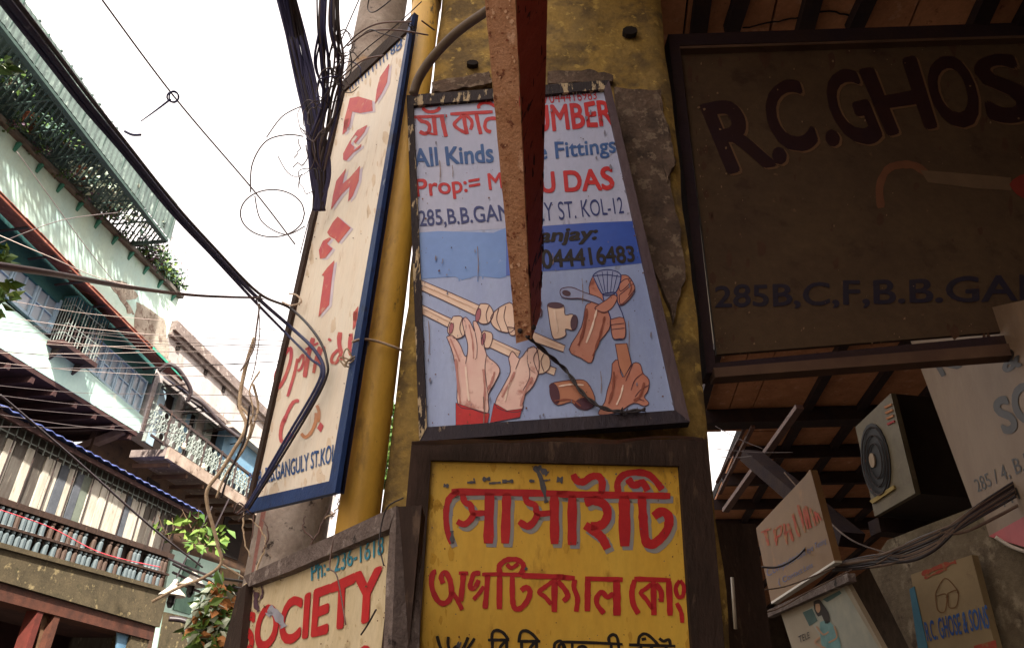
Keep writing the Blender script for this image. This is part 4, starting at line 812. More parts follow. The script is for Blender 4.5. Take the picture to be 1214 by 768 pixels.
# projecting barred window box
gx = thing('window_grille', F(6.27, 0, z_win_b(6.27)), 'projecting iron window cage on a dark shelf in the middle of the mint veranda', 'window grille')
zb0, zt0 = z_win_b(6.27)-.05, z_win_t(6.27)+.06; dg_ = .17
fbm = MB(); fbox(fbm, 5.99, 6.55, 0.0, dg_+.02, zb0-.05, zb0); fbm.build('shelf', dark_wood, gx)
for s in (6.08, 6.44):
    MB().prism([F(s, .002, zb0-.052), F(s, .12, zb0-.052), F(s, .002, zb0-.17)], T*.03*K).build('bracket', iron_dark, gx)
fbm = MB(); fbox(fbm, 5.99, 6.55, .001, dg_, zt0, zt0+.015); fbm.build('hood', teal_shaded, gx)
for k in range(13):
    s = 6.0+k*.0445; MB().bar(F(s, dg_-.005, zb0), F(s, dg_-.005, zt0), .010).build('bar', iron_pale if k % 3 else iron_dark, gx)
for k in range(5):
    d = .02+k*.035
    for s in (6.0, 6.535): MB().bar(F(s, d, zb0), F(s, d, zt0), .010).build('bar', iron_pale, gx)
for z in (zb0+.09, zb0+.2, zt0-.1):
    for a, b in (((6.0, dg_-.005), (6.535, dg_-.005)), ((6.0, .0), (6.0, dg_)), ((6.535, 0), (6.535, dg_))):
        MB().bar(F(*a, z), F(*b, z), .010).build('rail', iron_pale, gx)
fp('backing', 5.998, 6.54, z_win_b, z_win_t, -.10, -.09, dark_void, gb)
# rusty awning
aw = thing('rusty_awning', F(6, 0, z_par_b(6)), 'long rusty brown sheet awning under the mint parapet', 'awning')
z_ao = zline((0, 228), (206, 438), .36)
for k in range(22):
    s0 = 3.2+k*.21; s1 = s0+.205; j = rd.uniform(-.008, .008)
    q = [F(s0, .36+rd.uniform(-.01, .01), z_ao(s0)+j), F(s1, .36, z_ao(s1)+j), F(s1, .001, z_ao(s1)+.13), F(s0, .001, z_ao(s0)+.13)]
    MB().prism(q, UP*.012).build('sheet', rust_sheet, aw)
for k in range(12):
    s0 = 3.3+k*.42; MB().bar(F(s0, .0, z_ao(s0)-.03), F(s0, .34, z_ao(s0)-.012), .035, .025).build('rafter', iron_dark, aw)
MB().bar(F(3.2, .345, z_ao(3.2)-.018), F(7.82, .345, z_ao(7.82)-.018), .03, .03).build('edge_batten', rust_sheet, aw)
MB().bar(F(7.1, .372, z_ao(7.1)-.004), F(7.84, .372, z_ao(7.84)-.004), .012, .05).build('edge_trim', green_trim, aw)
# mesh cage over the parapet
zc_ = 6.88; d_c = .52; s_c = 6.58
cg = thing('mesh_cage', F(5, 0, zc_), 'green wire mesh cage with ribbed sheet side jutting over the mint roof edge', 'cage')
_p = Plane((0, 0, F(0, 0, zc_).z), (0, 0, -1)).hit(16, 52); _s = _p.dot(T)/K; _d = 6+_p.dot(N)/K
dO = lambda s: d_c+(_d-d_c)*(s_c-s)/(s_c-_s)
mm = MB(); cell = .062
n_ = int((s_c-3.3)/cell)
iron_green = mat('green_grey_iron', '#40544f', '#324541', 12, .7, .2)
for k in range(-8, n_+1):
    for sg in (1, -1):
        a0 = 3.3+k*cell; b0 = a0+d_c*.9
        s_a, s_b = (a0, b0) if sg > 0 else (b0, a0); da, db = 0.0, d_c
        # clip to the cage length
        pa = [s_a, da]; pb = [s_b, db]
        for P_, Q_ in ((pa, pb), (pb, pa)):
            if P_[0] > s_c: t = (s_c-Q_[0])/(P_[0]-Q_[0]); P_[1] = Q_[1]+(P_[1]-Q_[1])*t; P_[0] = s_c
        if pa[0] >= s_c-.001 and pb[0] >= s_c-.001: continue
        pa[1] *= dO(pa[0])/d_c; pb[1] *= dO(pb[0])/d_c
    mm.bar(F(pa[0], pa[1], zc_+(.004 if sg > 0 else 0)), F(pb[0], pb[1], zc_+(.004 if sg > 0 else 0)), .022)
tag(mm.build('wire_mesh', iron_green, cg), kind='stuff')
for k in range(9):
    s = 3.6+k*.37; MB().bar(F(s, 0, zc_-.012), F(s, dO(s), zc_-.012), .022).build('rib', iron_green, cg)
    MB().bar(F(s, dO(s)+.012, zc_-.01), F(s, dO(s)+.012, zc_+.45), .02).build('post', iron_green, cg)
MB().bar(F(3.2, dO(3.2), zc_-.01), F(s_c, d_c, zc_-.01), .09, .05).build('rail', iron_green, cg)
MB().bar(F(3.2, .0, zc_-.01), F(s_c, .0, zc_-.01), .05, .05).build('rail', green_trim, cg)
MB().bar(F(s_c, 0, zc_-.01), F(s_c, d_c, zc_-.01), .05, .05).build('rail', iron_green, cg)
rs = MB(); nn_ = 90
for k in range(nn_):                                 # ribbed translucent side sheet
    s0 = 3.2+(s_c+.06-3.2)*k/nn_; s1 = 3.2+(s_c+.06-3.2)*(k+1)/nn_; w0 = .003 if k % 2 else -.003
    rs.add([F(s0, dO(s0)+.02+w0, zc_+.03), F(s1, dO(s1)+.02-w0, zc_+.03), F(s1, dO(s1)+.0-w0, zc_+.45), F(s0, dO(s0)+.0+w0, zc_+.45)], [(0, 1, 2, 3)])
rs.build('ribbed_sheet', haze_sheet, cg)
for k in range(10):
    s = 3.5+k*.34; MB().bar(F(s, 0, zc_+.5), F(s, dO(s), zc_+.47), .03).build('rafter', iron_green, cg)
fbm = MB(); fbox(fbm, 3.2, s_c, -.6, d_c, zc_+.54, zc_+.555); fbm.build('cage_roof', haze_sheet, cg)
fbm = MB(); fbox(fbm, 3.2, s_c, -.62, -.6, zc_, zc_+.6); fbm.build('back_sheet', mat('blue_tarpaulin', '#39588a', '#46688f', 3, .7, .2), cg)
# plants in the cage and on the parapet
def plant(name, cs, label, mats, seed, group=None, pot=None, size=.09, stem=True):
    r_ = random.Random(seed); th = thing(name, cs[0][0], label, 'plant', group)
    mb = MB()
    for c, rad, n in cs: leaves(mb, c, rad, n, size, r_, lambda q: q.randrange(len(mats)))
    mb.build('foliage', mats, th)
    if stem:
        st = MB()
        for c, rad, n in cs:
            for k in range(5):
                e = Vector(c)+Vector((r_.gauss(0, .5)*rad[0], r_.gauss(0, .5)*rad[1], rad[2]*r_.uniform(-.2, .8)))
                b0 = Vector(c)-UP*rad[2]*.9; st.tube([b0, b0.lerp(e, .5)+Vector((r_.gauss(0, .02), r_.gauss(0, .02), 0)), e], .006, 4, r2=.003)
        st.build('stem', stem_mat, th)
    if pot: MB().lathe(pot, [(0, .09), (.16, .12), (.17, .13), (.2, .13)], 12).build('pot', mat('clay_pot', '#8a5440', '#70432f', 6), th)
    return th
cage_pl = [(3.9, 6.98, 'pale flowering plant lying on the mesh floor at the left edge of the photo', [leaf_grey, leaf_pale, leaf_green], 190, .30),
           (4.7, 6.98, 'bushy grey green plant behind the mesh, left part of the cage', [leaf_grey, leaf_green, leaf_grey], 170, .28),
           (5.5, 6.98, 'white speckled leafy plant behind the middle of the mesh', [leaf_pale, leaf_pale, leaf_grey], 150, .2),
           (6.1, 6.98, 'feathery plant behind the mesh near the end of the cage', [leaf_grey, leaf_pale, leaf_pale], 150, .25)]
for i, (s, z, lb, ms, n, w_) in enumerate(cage_pl):
    plant('potted_plant', [(F(s, .16, z), (.45, .35, .22), n), (F(s+.25, .35, z+.03), (.4, .4, .16), n//2)], lb, ms, 40+i, 'plants growing inside the mesh cage', F(s, .1, z-.03), .10)
for i, (s, d, sz, n, lb, ms) in enumerate(((6.85, .05, (.35, .3, .22), 300, 'dark purplish creeper on the parapet just past the cage', [leaf_grey, leaf_green, mat('leaf_mauve', '#6d5a68', '#5c4a58', 3)]), (7.15, .02, (.3, .3, .32), 320, 'bright green bush on the roof corner inside the wire trellis', [leaf_green, leaf_bright, leaf_grey]),
        (7.5, .0, (.28, .25, .22), 220, 'low dark creeper at the very corner of the mint roof', [leaf_grey, leaf_green]))):
    plant('roof_plant', [(F(s, d, z_par_t(s)+.10), sz, n), (F(s+.1, d+.05, z_par_t(s)), (sz[0]*.8, .2, .1), n//2)], lb, ms, 60+i, None, None, .085)
for i in range(7):
    s = 4.2+i*.36
    plant('trailing_weed', [(F(s, .07, z_e(s)+.02), (.30, .1, .09), 120)], 'dark weeds trailing along the ledge below the mesh cage', [leaf_grey, mat('leaf_mauve', '#6d5a68', '#5c4a58', 3), leaf_green], 80+i, 'weeds trailing along the ledge below the cage', None, .06, False)
tr = thing('wire_trellis', F(7.4, .05, z_par_t(7.4)), 'thin wire trellis standing against the sky at the mint roof corner', 'trellis')
for k in range(7):
    s = 6.75+k*.16; MB().bar(F(s, .05, z_par_t(s)), F(s, .05, z_par_t(s)+.62-.03*k), .008).build('upright', wire_grey, tr)
for z in (.18, .36, .56): MB().bar(F(6.7, .052, z_par_t(6.7)+z), F(7.75, .052, z_par_t(7.7)+z*.9), .008).build('crosswire', wire_grey, tr)
fbm = MB(); fbox(fbm, 7.3, 7.74, -.3, -.02, z_par_t(7.5)-.15, z_par_t(7.5)+.12); tag(fbm.build('water_box', mat('stained_box', '#6a726c', '#83857c', 5, .9, .3)), 'small stained masonry block on the mint roof corner', 'roof block')
# leafy twig at the left edge of the picture
plant('hanging_twig', [(at_d(-2, 352, 3.0), (.05, .05, .09), 40), (at_d(-3, 300, 3.0), (.03, .05, .06), 16), (at_d(0, 75, 3), (.03, .03, .05), 14)], 'sunlit yellow green twig tip poking in at the left edge', [leaf_bright, leaf_green], 99, None, None, .05, False)

# ---- plank veranda house below
dv = .9; SV = fs((198, 680), dv)
ph = thing('plank_house', F(6.5, dv, 1.4), 'low house front of white and grey planks over a mossy beam, blue sheet roof', 'building')
z_pt = zline((0, 512), (200, 610), dv); z_pb = zline((0, 593), (200, 658), dv); z_pl = zline((0, 498), (200, 600), dv)
z_bt = zline((0, 648), (197, 701), dv); z_bb = zline((0, 690), (190, 745), dv)
pls = [(-60, -40, 0), (-40, -22, 1), (-22, -2, 0), (-2, 9, 1), (9, 20, 0), (20, 33, 1), (33, 44, 0), (44, 56, 1), (56, 64.5, 0), (64.5, 74, 0), (74, 84, 2), (84, 93, 0), (93, 101, 2), (101, 110, 3), (110, 122, 0), (122, 129, 0), (129, 137, 0), (137, 144.5, 0), (144.5, 152, 0), (152, 158, 2), (158, 166, 0), (166, 174, 0), (174, 180, 1), (180, 187, 1), (187, 192, 0), (192, 199, 1)]
cols = [plank_white, plank_grey, plank_bluegrey, mat('green_grey_plank', '#6f776c', '#5f665c', 6)]
rdp = random.Random(13)
for (x0, x1, c) in pls:
    yt = 513+.49*x0
    s0, s1 = fs((x0, yt), dv), fs((x1, yt+.49*(x1-x0)), dv); j = rdp.uniform(-.006, .006)
    if s0 < 3: continue
    fp('plank', s0+.006, s1-.006, lambda s: z_pb(s)+.02+rdp.uniform(0, .01), lambda s: z_pt(s)-rdp.uniform(0, .015), dv-.02+j, dv+j, cols[c], ph)
fp('backing_wall', 3.2, SV, lambda s: z_bb(s), lambda s: z_pl(s)+.1, dv-.06, dv-.035, mat('dark_backing', '#2a201c', '#382c26', 6), ph)
fp('top_band', 3.2, SV, lambda s: z_pt(s)+.0, lambda s: z_pl(s)+.08, dv-.03, dv-.008, plank_grey, ph)
fp('mid_rail', 3.2, SV+.01, lambda s: z_pb(s)-.03, lambda s: z_pb(s)+.02, dv-.03, dv+.03, frame_wood_dark, ph)
for k in range(34):
    s = 4.6+k*.086
    if s > SV: break
    MB().bar(F(s, dv+.024, z_pt(s)-.03), F(s, dv+.024, z_pl(s)+.04), .012).build('lattice_bar', iron_pale, ph)
    if k % 3 == 0: MB().bar(F(s, dv+.028, z_pb(s)), F(s, dv+.028, z_pt(s)+.02), .014).build('lattice_bar', iron_dark, ph)
for dz in (.02,): MB().bar(F(4.5, dv+.02, z_pt(4.5)+dz), F(SV, dv+.02, z_pt(SV)+dz), .012).build('lattice_rail', iron_pale, ph)
# two rows of balusters under the mid rail
bal = [[(0, .013), (.06, .016), (.1, .0145), (.72, .0145), (.84, .009), (.88, .013), (1, .013)]]
zm = lambda s: z_bt(s)+(z_pb(s)-.045-z_bt(s))*.52
rb = random.Random(17); k = 0; protoB = {}
s = 4.3
while s < SV-.02:
    for row, (fa, fb) in enumerate(((lambda q: z_bt(q), zm), (zm, lambda q: z_pb(q)-.03))):
        col_ = rb.choices([bottle_blue, bottle_brown], [.68 if row == 0 else .5, .35])[0]
        if row == 1 and rb.random() < .25: continue
        z0, z1 = fa(s)+.004, fb(s)-.006; h = (z1-z0)*K
        key = (row, col_.name)
        if key not in protoB:
            MBb = MB().lathe((0, 0, 0), [(q*h, r*K*1.75) for q, r in bal[0]], 8); me = bpy.data.meshes.new('baluster'); me.from_pydata([tuple(v) for v in MBb.v], [], MBb.f); me.materials.append(col_); protoB[key] = me
        o = bpy.data.objects.new('baluster', protoB[key]); C.objects.link(o); o.parent = ph; o.location = F(s, dv+.0, z0)-world_loc(ph)
    s += rb.choice([.064, .064, .07, .10])
fp('middle_rail', 3.2, SV, lambda s: zm(s)-.010, lambda s: zm(s)+.010, dv-.012, dv+.03, frame_wood_dark, ph)
# mossy beam with worn relief
fp('beam', 3.0, SV+.03, z_bb, z_bt, dv-.25, dv+.05, mossy, ph)
fp('beam_lip', 3.0, SV+.035, lambda s: z_bt(s)-.02, lambda s: z_bt(s)+.018, dv-.02, dv+.075, mossy, ph)
fp('lower_beam', 3.0, SV+.0, lambda s: z_bb(s)-.13, lambda s: z_bb(s)-.003, dv-.2, dv+.02, red_brown, ph)
fp('side_wall', SV-.06, SV-.002, cst(1.4), lambda s: z_pl(s), -.5, dv-.062, plank_grey, ph)
fp('corner_pier', SV-.33, SV-.02, cst(1.4), lambda s: z_bb(s)-.132, dv-.2, dv+.0, mossy, ph)
for x in (62, 40): 
    s = fs((x, 735), dv); fp('post', s, s+.07, cst(1.4), lambda s: z_bb(s)-.131, dv-.1, dv+.01, [red_brown, mat('red_post', '#5c261f', '#4c2019', 8)][x == 40], ph)
fp('shop_back', 3.0, SV-.1, cst(1.4), lambda s: z_bb(s)-.1, dv-.9, dv-.85, dark_maroon, ph)
fp('shop_ceiling', 3.0, SV-.1, lambda s: z_bb(s)-.12, lambda s: z_bb(s)-.1, dv-.85, dv-.21, dark_wood, ph)
# scalloped cloth valance
vs_ = thing('scalloped_valance', F(6.8, dv-.06, 2.2), 'dark maroon cloth with a scalloped edge framing the shop opening', 'valance')
PV = FAC(dv-.05); arc = []
for i in range(31):
    t = i/30; x = 62+100*t; y = 745-58*math.sin(min(1, t*1.9)*math.pi/2)+ (0 if t < .5 else (t-.5)*30)
    arc.append((x-10+ (3 if i % 2 else 0), y+(4 if i % 2 else 0)-2))
pts = [(50, 790)]+arc+[(175, 712), (58, 680), (40, 790)]
MB().prism([PV.hit(*p) for p in pts], -N*.02).build('cloth', mat('brown_fringe', '#57402f', '#6a4f3a', 8, .95, .3), vs_)
PW2 = FAC(dv-.03)
fbm = MB().prism([PW2.hit(*p) for p in [(140, 742), (162, 746), (160, 800), (136, 796)]], -N*.02)
t_ = tag(fbm.build('wall_panel', blue_panel), 'pale blue framed panel standing in the dark shop opening', 'panel')
# blue sheet roof
rf = thing('sheet_roof', F(6, 1.05, z_pl(6)), 'blue corrugated sheet roof edge over the plank house', 'roof')
z_re = zline((0, 478), (219, 596), 1.05)
cr_ = MB(); nr = 150
for k in range(nr+1):
    s = 3.0+(SV+.18-3.0)*k/nr; w0 = .009*math.cos(k*math.pi*.5)
    cr_.v += [F(s, 1.05, z_re(s)+w0), F(s, .1, z_re(s)+.28+w0), F(s, 1.05, z_re(s)+w0-.006), F(s, .1, z_re(s)+.27+w0)]
for k in range(nr):
    b = 4*k; cr_.f += [(b, b+4, b+5, b+1), (b+2, b+3, b+7, b+6), (b, b+2, b+6, b+4)]; cr_.m += [0, 0, 0]
cr_.build('corrugated_sheet', roof_blue, rf)
MB().bar(F(3, 1.0, z_re(3)-.045), F(SV+.1, 1.0, z_re(SV)-.045), .05, .06).build('purlin', dark_wood, rf)
for k in range(14):
    s = 3.6+k*.3
    if s < SV: MB().bar(F(s, dv-.2, z_re(s)+.02), F(s, 1.02, z_re(s)-.03), .03, .04).build('rafter', dark_wood, rf)

# ---- grimy white house beyond
hb = thing('white_house', F(9.5, 0, 1.4), 'grimy white house with dark tin window hoods beyond the mint building', 'building')
z_ct = zline((190, 368), (305, 480), 0); z_hb = zline((170, 512), (291, 596), 0)
E0, E1 = SE+.02, 14
fp('upper_wall', E0, E1, z_hb, z_ct, -.3, -.02, white_wall, hb)
fp('cornice', E0, E1, lambda s: z_ct(s)-.11, lambda s: z_ct(s)+.03, -.3, .07, cornice_mat, hb)
fp('cornice_tier', E0, E1, lambda s: z_ct(s)-.18, lambda s: z_ct(s)-.112, -.3, .03, cornice_mat, hb)
zmo = zline((185, 430), (300, 520), 0)
fp('moulding', E0, E1, lambda s: z_ct(s)-.66, lambda s: z_ct(s)-.60, -.3, .015, cornice_mat, hb)
PH0 = FAC(-.018)
def hq(x0, y0, x1, y1, h): return [(x0, y0), (x1, y1), (x1-.28*h, y1+h), (x0-.28*h, y0+h)]
for (x, y) in ((212, 404), (245, 433), (266, 454), (284, 472)):
    s0 = fs((x, y), 0); z0 = fz((x, y), 0); vn = MB(); fbox(vn, s0, s0+.07, -.016, .0, z0-.13, z0); vn.build('vent', dark_void, hb)
for i, (x0, y0, x1, y1, h) in enumerate(((190, 458, 207, 474, 30), (222, 485, 232, 495, 30), (246, 500, 260, 512, 28))):
    s0, s1 = fs((x0, y0), 0), fs((x1, y1), 0); zt_ = fz((x0, y0), 0)
    wf = MB(); fbox(wf, s0-.03, s0, -.018, .02, zt_-.75, zt_); fbox(wf, s1, s1+.03, -.018, .02, zt_-.75, zt_); fbox(wf, s0-.03, s1+.03, -.018, .025, zt_+.0, zt_+.04)
    wo = wf.build('window', iron_pale, hb)
    fbm = MB(); fbox(fbm, s0, s1, -.019, -.01, zt_-.75, zt_); fbm.build('opening', dark_void, wo)
    fbm = MB(); fbox(fbm, s0, s0+(s1-s0)*.45, -.009, .012, zt_-.75, zt_-.02); fbm.build('shutter', [frame_pale, blue_panel, iron_pale][i], wo)
for (x0, y0, x1, y1) in ((201, 450, 226, 473), (227, 474, 256, 497), (252, 494, 275, 516)):
    s0, s1, zt_ = fs((x0, y0), .1), fs((x1, y1), .1), fz((x0, y0), .1)
    MB().prism([F(s0, .34, zt_-.16), F(s1, .34, zt_-.16), F(s1, 0, zt_+.04), F(s0, 0, zt_+.04)], UP*.02).build('window_hood', tin_dark, hb)
    for s in (s0+.02, s1-.02): MB().bar(F(s, .0, zt_-.2), F(s, .32, zt_-.16), .02).build('hood_bracket', iron_dark, hb)
# bluish enclosed part
s0, s1 = fs((262, 514), .05), fs((306, 548), .05)
fp('blue_bay', s0, s1+.6, lambda s: z_hb(s)+.1, lambda s: z_hb(s)+.72, 0.0, .12, blue_panel, hb)
fp('bay_eave', s0-.05, s1+.6, lambda s: z_hb(s)+.72, lambda s: z_hb(s)+.76, 0.0, .25, lamp_white, hb)
# balcony
bl = thing('iron_balcony', F(8.8, .2, z_hb(8.8)), 'balcony with ornate pale cast iron railing panels on the white house', 'balcony')
z_rb = zline((169, 510), (291, 591), .42); z_rt = zline((182, 474), (300, 566), .42)
fp('slab', E0-.04, 12.5, lambda s: z_rb(s)-.13, lambda s: z_rb(s)-.04, -.02, .45, cornice_mat, bl)
fp('slab_edge', E0-.04, 12.5, lambda s: z_rb(s)-.16, lambda s: z_rb(s)-.02, .452, .49, mat('pale_slab_edge', '#a39488', '#7d6c60', 4, .9, .3, spots=[('#4c3e34', 6, .55, .08)]), bl)
MB().bar(F(E0-.35, .42, z_rt(E0-.3)), F(12.5, .42, z_rt(12)), .05, .05).build('handrail', iron_dark, bl)
MB().bar(F(E0-.35, .42, z_rb(E0-.3)+.01), F(12.5, .42, z_rb(12)+.01), .035, .035).build('bottom_rail', iron_dark, bl)
pw = .42; s = fs((172, 500), .42); hgt = (z_rt(8)-z_rb(8))*K; pme = None
while s < 12.2:
    if pme is None:
        pm = MB(); W = pw*K; r_ = .011
        X = lambda u, v: T*(u*W)+UP*(v*hgt)
        for u in (.0, .33, .66, 1.0): pm.bar(X(u, .03), X(u, .98), .016, .016)
        for (cu, cv, rr_) in [(u, v, q) for u in (.165, .5, .83) for v, q in ((.16, .13), (.5, .17), (.84, .13), (.34, .07), (.67, .07))]:
            pm.tube([X(cu, cv)+T*(math.cos(t)*rr_*W)+UP*(math.sin(t)*rr_*hgt) for t in [k*math.pi/5 for k in range(11)]], r_, 4)
        for u in (.165, .5, .83):
            for sg in (1, -1):
                pm.tube([X(u+sg*.14*math.sin(v*9), v) for v in [k/12 for k in range(13)]], r_*.8, 4)
            pm.bar(X(u-.1, .5), X(u+.1, .5), .03, .012); pm.bar(X(u, .42), X(u, .58), .03, .012)
        pme = bpy.data.meshes.new('railing_panel'); pme.from_pydata([tuple(v) for v in pm.v], [], pm.f); pme.materials.append(iron_pale)
    o = bpy.data.objects.new('railing_panel', pme); C.objects.link(o); o.parent = bl; o.location = F(s, .42, z_rb(s))-world_loc(bl)
    MB().bar(F(s, .425, z_rb(s)-.02), F(s, .425, z_rt(s)+.03), .04).build('post', iron_dark, bl)
    s += pw
for k in range(12):
    s = SE+.1+k*.4; MB().bar(F(s, -.02, z_rb(s)-.2), F(s, .45, z_rb(s)-.2), .06, .07).build('bracket', mat('brown_joist', '#5d4536', '#4a362a', 6, .9, .3), bl)
bk = thing('insulator', F(9, .45, z_hb(9)-.3), 'small pale porcelain insulators under the balcony edge', 'insulator')
for x, y in ((217, 532), (240, 556)):
    p = FAC(.45).hit(x, y); MB().lathe(p, [(0, .03), (.03, .05), (.06, .03), (.1, .045), (.12, .02)], 10).build('knob', lamp_white, bk)
cable('black_hose', [(188, 440, 11), (200, 432, 11), (213, 440, 11), (226, 462, 11), (222, 476, 11)], .03, cable_black, 'thick black hose looping over the first tin hood of the white house', cat='hose')
cable('black_hose', [(226, 470, 11), (240, 478, 11), (262, 502, 11), (285, 520, 11)], .03, cable_black, 'black hose running along the hoods towards the blue bay', cat='hose')
fp('lower_wall', E0-.3, E1, cst(1.3), lambda s: z_hb(s)+.1, -.42, -.35, brick_mix, hb)
for (x0, y0, x1, y1) in ((176, 565, 190, 640), (268, 608, 292, 655)):
    pl_ = FAC(-.33); MB().prism([pl_.hit(*p) for p in [(x0, y0), (x1, y0+9), (x1-10, y1+9), (x0-10, y1)]], -N*.02).build('dark_window', dark_void, hb)
PM = FAC(-.32)
def pslab(name, pl_, pts, m, parent, t=.04): return MB().prism([pl_.hit(*p) for p in pts], -pl_.n*t).build(name, m, parent)
mh = thing('mint_ground_floor', PM.hit(240, 768), 'patch of bright mint wall with a green door recess below the brown masonry', 'wall')
pslab('wall', PM, [(205, 651), (285, 676), (262, 800), (180, 780)], mint, mh, .1)
pslab('door', FAC(-.30), [(222, 662), (238, 667), (226, 728), (206, 722)], mat('grey_green_door', '#5f7f70', '#4f6c60', 6), mh)
pslab('pier', FAC(-.29), [(262, 672), (284, 678), (268, 790), (244, 780)], tan_wall, mh)
pslab('base', FAC(-.28), [(196, 725), (262, 740), (255, 830), (180, 820)], mossy, mh)
for (x0, y0, x1, y1) in ((200, 733, 226, 738), (216, 748, 240, 754)):
    cable('pipe_run', [(x0, y0, 9.3), ((x0+x1)/2, y0+1, 9.3), (x1, y1, 9.3)], .03, cable_black, 'dark pipe along the foot of the mint ground floor wall', 'dark pipes along the foot of the mint wall', cat='pipe')
for i, (x, y) in enumerate(((204, 706), (227, 694))):
    p = at_d(x, y, 7.8); lm = thing('pendant_lamp', p, ['white cone street lamp nearer the plank house, hanging lower', 'white cone street lamp hanging higher, in front of the green door'][i], 'lamp')
    MB().lathe(p, [(0, .115), (.012, .112), (.07, .05), (.11, .025), (.14, .018)], 16).build('shade', lamp_white, lm)
    MB().lathe(p-UP*.10, [(0, .015), (.04, .035), (.10, .03)], 10).build('bulb_cage', black_plastic, lm)
    MB().tube([p+UP*.16, p+UP*.9+T*.3], .008, 5).build('cord', cable_black, lm)
# sunlit sprigs
plant('fig_sapling', [(at_d(205, 622, 8.3), (.20, .18, .15), 16), (at_d(232, 616, 8.0), (.12, .12, .12), 14), (at_d(228, 634, 8.0), (.2, .15, .12), 22)], 'light green fig sapling sprouting at the end of the plank house', [leaf_bright, leaf_green, leaf_bright], 31, None, None, .11)
plant('fig_sapling', [(at_d(243, 638, 7.6), (.2, .15, .10), 34), (at_d(258, 632, 7.6), (.1, .1, .1), 14)], 'smaller light green sprig on the dry root', [leaf_bright, leaf_green], 32, None, None, .12)
plant('croton_bush', [(at_d(258, 712, 7.2), (.16, .16, .2), 130), (at_d(250, 740, 7.2), (.2, .18, .2), 170), (at_d(262, 765, 7.2), (.2, .2, .25), 160)], 'orange tipped leafy bush left of the SOCIETY board', [leaf_green, leaf_orange, leaf_bright, leaf_pale], 33, None, None, .13)
plant('far_tree', [(at_d(460, 525, 16), (.6, .6, 1.0), 700)], 'bright tree glimpsed between the yellow pipe and the pillar', [leaf_bright, leaf_green], 34, None, None, .22)

# ================================================================== arcade on the right
ZC = 4.35
def HP(z): return Plane((0, 0, z), (0, 0, -1))
def hslab(name, z, pts, t, m, parent): return MB().prism([HP(z).hit(*p) for p in pts], UP*t).build(name, m, parent)
e1, e2 = HP(ZC).hit(881, 512), HP(ZC).hit(853, 580); ed = (e2-e1).normalized(); en = Vector((ed.y, -ed.x, 0))       # ceiling edge on the street side
e0 = PF.hit(832, 400); e0.z = ZC
E_a = lambda s, w_, z: Vector((e1.x, e1.y, 0))+ed*s+en*w_+UP*z       # arcade frame: s along, w to the right
sb = -12.0; sf = 9.0; WW = 2.75
arc_ = thing('arcade_ceiling', E_a(0, 0, ZC), 'pinkish board ceiling with dark beams over the shaded arcade on the right', 'ceiling')
npk = 6; rk = random.Random(2)
q_ = HP(ZC).hit(842, 512); s_near = (q_-E_a(0, 0, ZC)).dot(ed); w_near = (q_-E_a(0, 0, ZC)).dot(en)-.1      # the near ceiling reaches further over the street
for k in range(-2, npk):
    for j in range(7):
        s0 = sb+j*3.0; jj = rk.uniform(0, .012)
        if k < 0:
            wl = -w_near/2
            if s0+.01 >= s_near: continue
            MB().box(E_a(s0+.01, wl*k+.005, ZC+jj), ed*min(2.98, s_near-s0-.01), en*(wl-.01), UP*.03).build('ceiling_board', plank_pink, arc_); continue
        MB().box(E_a(s0+.01, WW*k/npk+.005, ZC+jj), ed*2.98, en*(WW/npk-.01), UP*.03).build('ceiling_board', plank_pink, arc_)
    if k: MB().box(E_a(sb, WW*k/npk-.035, ZC-.05), ed*(sf-sb), en*.07, UP*.052).build('batten', beam_dark, arc_)
MB().box(E_a(sb, 0, ZC+.045), ed*(sf-sb), en*(WW+.4), UP*.1).build('deck', dark_void, arc_)
A_ = Vector((.12, Y0+.05, ZC)); s_m = (HP(ZC).hit(790, 60)-E_a(0, 0, ZC)).dot(ed)+.5; w_wide = (A_-E_a(0, 0, ZC)).dot(en)
nw = 6
for k in range(nw):
    for j in range(4):
        s0 = s_m-3*(j+1)
        MB().box(E_a(s0+.01, w_wide+(w_near-w_wide)*k/nw+.005, ZC+rk.uniform(0, .012)), ed*2.98, en*((w_near-w_wide)/nw-.01), UP*.03).build('ceiling_board', plank_pink, arc_)
MB().box(E_a(s_m-12, w_wide, ZC+.045), ed*12, en*(w_near-w_wide-.004), UP*.1).build('deck', dark_void, arc_)
MB().box(E_a(sb, w_near, ZC+.045), ed*(s_near-sb), en*(-w_near-.004), UP*.1).build('deck', dark_void, arc_)
bdir = (HP(ZC).hit(1025, 478)-HP(ZC).hit(850, 483)).normalized()
def edge_w(P): return (P-E_a(0, 0, P.z)).dot(en)
for (ya, yb) in ((482, 507), (527, 543), (559, 575), (590, 603), (614, 624)):
    A = HP(ZC).hit(950, ya); B = HP(ZC-.13).hit(950, yb); A = A-bdir*(edge_w(A)/bdir.dot(en)+.05); B.z = ZC
    dep = (B-A).dot(Vector((-bdir.y, bdir.x, 0)))
    if ya == 482: A = A-bdir*.75
    MB().box(A-UP*.13, bdir*(WW+1.0), Vector((-bdir.y, bdir.x, 0))*abs(dep), UP*.128).build('cross_beam', beam_dark, arc_)
for s_ in (-3.9, -6.0, -9): MB().box(E_a(s_, -.05, ZC-.16), ed*.3, en*(WW+.1), UP*.158).build('cross_beam', beam_dark, arc_)
for p, q, w_ in (((868, 40), (893, -6), 9), ((1013, 40), (1048, -6), 9), ((1158, 40), (1195, -10), 10)):
    hslab('batten', ZC-.06, [(p[0]-w_, p[1]), (p[0]+w_, p[1]), (q[0]+w_, q[1]-30), (q[0]-w_, q[1]-30)], .055, beam_dark, arc_)
